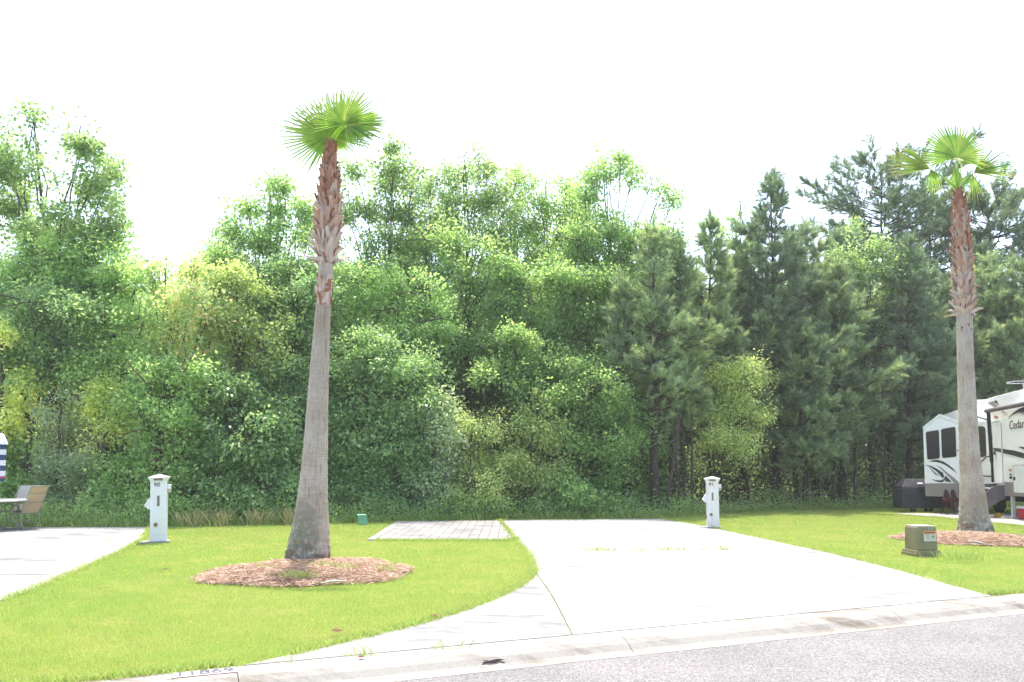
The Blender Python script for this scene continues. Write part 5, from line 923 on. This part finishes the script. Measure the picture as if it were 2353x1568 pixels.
# ------------------------------------------------------------------ patio furniture on the left pad
M_frame = mat('sage green tube', (0.27, 0.30, 0.19), (0.22, 0.25, 0.16), rough=0.4); M_sling = leaf_mat('tan sling', [(0.55, 0.40, 0.29), (0.60, 0.45, 0.33)], 0.4, 0.8, 0.1, 0.95, wash=0.2); M_sling2 = leaf_mat('pale sling', [(0.66, 0.60, 0.55), (0.70, 0.64, 0.59)], 0.45, 0.8, 0.1, 0.85)
M_glass = mat('white table top', (0.72, 0.71, 0.70), rough=0.2)
def patio_chair(label, loc, rz, sling):                             # faces +x before turning
    th = thing('patio_chair', label, 'patio chair', loc, 'chairs around the patio table', rz)
    w2 = 0.27
    seat = [(0.30, .43), (0.20, .455), (0.05, .43), (-.10, .395), (-.20, .395)]; back = [(-.20, .40), (-.25, .50), (-.33, .70), (-.41, .90), (-.47, 1.03), (-.50, 1.05)]
    def sl(prof, name):
        mb = MB(); k = len(prof); vs = [(x, y, z + d) for d in (0, -.008) for y in (-w2 + .02, w2 - .02) for x, z in prof]
        mb.add(vs, [(i, i + 1, k + i + 1, k + i) for i in range(k - 1)] + [(2 * k + i + 1, 2 * k + i, 3 * k + i, 3 * k + i + 1) for i in range(k - 1)] + [(i + 1, i, 2 * k + i, 2 * k + i + 1) for i in range(k - 1)] + [(k + i, k + i + 1, 3 * k + i + 1, 3 * k + i) for i in range(k - 1)] + [(0, k, 3 * k, 2 * k), (k - 1, 3 * k - 1, 4 * k - 1, 2 * k - 1)])
        mb.build(name, sling, th, smooth=False)
    sl(seat, 'seat'); sl(back, 'backrest')
    mb = MB()
    for y in (-w2, w2): mb.tube([(x, y, z) for x, z in seat + back[1:]], 0.016, 6)
    for x, z in (seat[0], (-.20, .385), back[-1]): mb.tube([(x, -w2, z), (x, w2, z)], 0.014, 6)
    mb.tube([(-.42, -w2, .91), (-.46, -w2 * .5, .88), (-.465, 0, .87), (-.46, w2 * .5, .88), (-.42, w2, .91)], 0.008, 5); mb.tube([(-.32, -w2, .66), (-.35, 0, .65), (-.32, w2, .66)], 0.008, 5)
    mb.build('frame', M_frame, th, smooth=True)
    for y in (-w2, w2):
        mb = MB(); mb.tube([(.24, y, .64), (.27, y, .55), (.25, y, .42), (.22, y, .25), (.25, y, .10), (.31, y, 0)], 0.015, 6); mb.build('leg', M_frame, th, smooth=True)
        mb = MB(); mb.tube([(-.20, y, .40), (-.20, y, .25), (-.25, y, .10), (-.34, y, 0)], 0.015, 6); mb.build('leg', M_frame, th, smooth=True)
        mb = MB(); mb.tube([(.24, y, .64), (.12, y * 1.04, .67), (-.10, y * 1.05, .66), (-.31, y, .64)], [.016, .022, .02, .014], 6); mb.build('armrest', M_frame, th, smooth=True)
        mb = MB(); mb.tube([(.26, y, .09), (.12, y, .15), (-.02, y, .17), (-.15, y, .15), (-.28, y, .06)], 0.010, 5); mb.build('stretcher', M_frame, th, smooth=True)
    return th
YT = 20.15
tc_ = at(-1, HOR, YT); tc_.z = ZP
tb = thing('patio_table', 'round white topped patio table with curled sage green legs', 'patio table', tc_)
mb = MB(); mb.lathe([(0.02, .70), (.66, .70), (.68, .712), (.68, .735), (.66, .742), (0.02, .742)], n=40); mb.build('table_top', M_glass, tb)
for k in range(4):
    a_ = math.pi / 4 + k * math.pi / 2 - 0.25; c_, s_ = math.cos(a_), math.sin(a_)
    mb = MB(); mb.tube([(r_ * c_, r_ * s_, z) for r_, z in ((.52, .70), (.42, .66), (.33, .55), (.30, .42), (.33, .25), (.42, .10), (.52, 0.0))], 0.02, 7); lg = mb.build('leg', M_frame, tb, smooth=True)
    mb = MB(); q_ = [(.36 + .11 * math.sin(t) * (1 if j == 0 else -1) * .6, .52 + .09 * math.cos(t)) for j in (0, 1) for t in np.linspace(0.2, 5.2, 12)]
    mb.tube([(r_ * c_, r_ * s_, z) for r_, z in q_[:12]], 0.010, 5); mb.tube([(r_ * c_, r_ * s_, z) for r_, z in q_[12:]], 0.010, 5); mb.build('scroll', M_slot, lg, smooth=True)
def stripes():
    m, t, b, N, L = nodes('navy and white stripes'); b.inputs['Roughness'].default_value = 0.8
    tc = N('ShaderNodeTexCoord'); sp = N('ShaderNodeSeparateXYZ'); L(tc.outputs['Object'], sp.inputs[0]); mu = N('ShaderNodeMath'); mu.operation = 'MULTIPLY'; mu.inputs[1].default_value = 1 / 0.26; L(sp.outputs['Z'], mu.inputs[0])
    fr_ = N('ShaderNodeMath'); fr_.operation = 'FRACT'; L(mu.outputs[0], fr_.inputs[0]); gt = N('ShaderNodeMath'); gt.operation = 'GREATER_THAN'; gt.inputs[1].default_value = 0.5; L(fr_.outputs[0], gt.inputs[0])
    mx = N('ShaderNodeMixRGB'); mx.inputs[1].default_value = (0.70, 0.70, 0.72, 1); mx.inputs[2].default_value = (0.03, 0.06, 0.14, 1); L(gt.outputs[0], mx.inputs[0]); L(mx.outputs[0], b.inputs['Base Color']); return m
up = tc_.copy(); um = thing('patio_umbrella', 'furled navy and white striped umbrella standing through the patio table', 'umbrella', up)
mb = MB(); mb.tube([(0, 0, 0), (0, 0, 2.38)], 0.021, 10); mb.build('pole', mat('dark pole', (0.10, 0.09, 0.085), rough=0.4), um, smooth=True)
mb = MB(); mb.lathe([(0.06, 0), (0.22, 0.0), (0.22, .04), (0.06, .10), (.03, .12)], n=20); mb.build('weight', M_slot, um)
def folds(prof, amp, n=40):
    mb = MB(); vs = []
    for z, r_ in prof:
        for k in range(n):
            a_ = 2 * math.pi * k / n; q_ = r_ * (1 + amp * math.sin(a_ * 8 + z * 1.5)); vs.append((q_ * math.cos(a_), q_ * math.sin(a_), z))
    return mb.add(vs, [(i * n + k, i * n + (k + 1) % n, (i + 1) * n + (k + 1) % n, (i + 1) * n + k) for i in range(len(prof) - 1) for k in range(n)])
folds([(1.17, .09), (1.22, .11), (1.35, .12), (1.6, .115), (1.85, .11), (2.05, .105), (2.14, .10)], 0.16).build('canopy', stripes(), um, smooth=True)
folds([(2.07, .15), (2.10, .147), (2.2, .11), (2.32, .06), (2.34, .03)], 0.08).build('vent_cap', M_white, um, smooth=True)
mb = MB(); mb.box(-.17, -.10, -.16, -.1, 1.18, 1.30); mb.tube([(.135 * math.cos(t), .135 * math.sin(t), 1.27) for t in np.linspace(0, 6.28, 20)], 0.012, 5); mb.build('tie_strap', M_red, um)
def cpos(u, v): p = G(u, v); p.z = ZP; return p
patio_chair('tan chair seen from behind at the right side of the patio table', cpos(52, 1217.5), math.pi - 0.26, M_sling)
patio_chair('pale chair facing the camera behind the patio table', Vector((-12.35, 20.72, ZP)), -math.pi / 2 - 0.10, M_sling2)
patio_chair('sage green chair at the left side of the patio table, only its legs in view', cpos(-28, 1218), 0.55, M_sling)

# ------------------------------------------------------------------ number on the kerb, leaves, twigs
pq = [G(407, 1556.4, .02), G(523.6, 1542, .02), G(532.7, 1557.7, .02), G(427, 1567.5, .02)]
ax = (pq[1] - pq[0]); ax.z = 0; axn = ax.normalized(); ay = Vector((-axn.y, axn.x, 0)); cen = sum(pq, Vector()) / 4
cs_ = (cen - K0).dot(KT); base_p = KP(cs_, 0.105, 0.0165); FR = Matrix(((KT.x, -KN.x, 0, base_p.x), (KT.y, -KN.y, 0, base_p.y), (0, 0, 1, base_p.z), (0, 0, 0, 1)))
plate = MB(); plate.box(-.23, .23, -.09, .09, 0, 0.003); plate = plate.build('house_number', mat('worn white paint', (0.38, 0.38, 0.40), (0.30, 0.29, 0.28), rough=0.7, scale=12)); plate.matrix_world = FR
tag(plate, 'house number 11869 in grey on a white painted patch of the kerb', 'house number')
text('11869', 0.175, mat('worn grey paint', (0.055, 0.055, 0.075), (0.10, 0.10, 0.12), rough=0.8, scale=30), 'numerals', plate, Matrix.Translation((0, -0.005, 0.005)), 0.001)
mb = MB(); mb.box(-.23, .23, -.093, -.09, 0, .0035); mb.box(-.233, -.23, -.093, .09, 0, .0035); mb.build('outline', mat('red paint line', (0.30, 0.14, 0.12), rough=0.8), plate)
M_dead = mat('dead leaf', (0.22, 0.075, 0.04), (0.12, 0.04, 0.025), rough=0.7, scale=30)
def dead_leaf(label, u, v, L_, rz, z=0.05, m=M_dead):
    mb = MB(); vs = []
    for i in range(7):
        t = i / 6; w_ = 0.30 * L_ * math.sin(math.pi * min(1, t * 0.95 + 0.04)); zz = 0.25 * L_ * (t - .5) ** 2
        vs += [(L_ * (t - .5), -w_, zz + w_ * .5), (L_ * (t - .5), 0, zz), (L_ * (t - .5), w_, zz + w_ * .5)]
    mb.add(vs, [(i * 3 + k, i * 3 + k + 1, i * 3 + k + 4, i * 3 + k + 3) for i in range(6) for k in range(2)])
    o = mb.build('fallen_leaf', m); p = G(u, v, z); o.location = p; o.rotation_euler = (0.25, 0.1, rz); s_ = o.modifiers.new('thick', 'SOLIDIFY'); s_.thickness = 0.002
    return tag(o, label, 'fallen leaf', 'fallen leaves')
dead_leaf('large curled brown leaf lying on the grass above the kerb', 774, 1451, 0.10, 0.3); dead_leaf('brown leaf on the grass at the driveway apron edge', 997, 1416, 0.08, -0.4)
dead_leaf('reddish brown leaf on the grass between left post and straw bed', 499, 1235 + 470 - 235 - 146, 0.08, 0.5) if False else dead_leaf('small brown leaf on the grass left of the wide straw bed', 381, 1309, 0.08, 0.8)
dead_leaf('dry leaf on the kerb at the corner of the driveway apron', 830, 1511, 0.07, 1.0, 0.03, M_straw if False else M_dead)
dead_leaf('dark leaf in the gutter below the driveway', 1322, 1497, 0.09, 0.2, -0.065, mat('wet leaf', (0.05, 0.03, 0.025), rough=0.6))
dead_leaf('dark leaf in the gutter near the right end of the driveway', 2012, 1406, 0.10, -0.6, -0.03, mat('wet dark leaf', (0.05, 0.035, 0.03), rough=0.6)); dead_leaf('small dark leaf in the gutter before the utility box', 2116, 1411, 0.07, 0.4, -0.06)
tw = MB(); b0 = G(1125, 1522, -0.068); r = np.random.default_rng(5)
for k in range(9):
    p = b0 + Vector((r.normal(0, .05), r.normal(0, .02), r.random() * .01)); d = KT * (0.06 + .05 * r.random()) + Vector((r.normal(0, .02), r.normal(0, .02), r.normal(0, .01))); tw.tube([p - d, p + Vector((0, 0, .012)), p + d], [.005, .008, .003], 5)
tw.tube([b0 - KT * .16, b0 + Vector((0, 0, .012)), b0 + KT * .15], [.004, .009, .004], 6)
o = tw.build('twig_bundle', mat('dead twig', (0.09, 0.06, 0.05), (0.05, 0.03, 0.03), rough=0.9)); tag(o, 'dark broken twig lying in the gutter', 'twig')
b0 = G(770, 1339, 0.05); tw = MB(); tw.tube([b0 + Vector((-.17, -.05, .0)), b0 + Vector((-.08, -.02, .015)), b0 + Vector((0.02, 0, .02)), b0 + Vector((.12, .04, .01)), b0 + Vector((.18, .07, .005))], [.006, .014, .013, .009, .003], 7)
o = tw.build('palm_stalk', mat('bleached stalk', (0.60, 0.55, 0.48), (0.5, 0.42, 0.33), rough=0.8)); tag(o, 'bleached dry palm stalk lying on the front of the wide straw bed', 'palm stalk')
b0 = G(2244, 1249, 0.10); tw = MB(); tw.tube([b0 + Vector((-.09, .12, .02)), b0 + Vector((0, 0, .03)), b0 + Vector((.10, -.12, .0))], [.02, .025, .015], 6); tw.tube([b0 + Vector((-.02, .12, .02)), b0 + Vector((.06, -.05, .02))], [.014, .01], 5)
o = tw.build('bark_scrap', mat('grey bark scrap', (0.36, 0.32, 0.30), rough=0.9)); tag(o, 'grey scrap of palm bark on the straw bed before the trailer', 'bark scrap')

# ------------------------------------------------------------------ added thin volume, lifts the darks like lens glare
hz = MB(); hz.box(-110, 130, -25, 80, -1.3, 24.0); hm = bpy.data.materials.new('glare veil volume'); hm.use_nodes = True; t_ = hm.node_tree
for n_ in list(t_.nodes):
    if n_.type == 'BSDF_PRINCIPLED': t_.nodes.remove(n_)
pv_ = t_.nodes.new('ShaderNodeVolumePrincipled'); pv_.inputs['Color'].default_value = (0.95, 0.95, 0.93, 1); pv_.inputs['Density'].default_value = 0.0008; pv_.inputs['Anisotropy'].default_value = 0.2
t_.links.new(pv_.outputs[0], t_.nodes['Material Output'].inputs['Volume']); hz = hz.build('glare_veil', hm); tag(hz, 'added thin pale veil over the lots that lifts the darks like lens glare', 'glare_veil', kind='stuff')
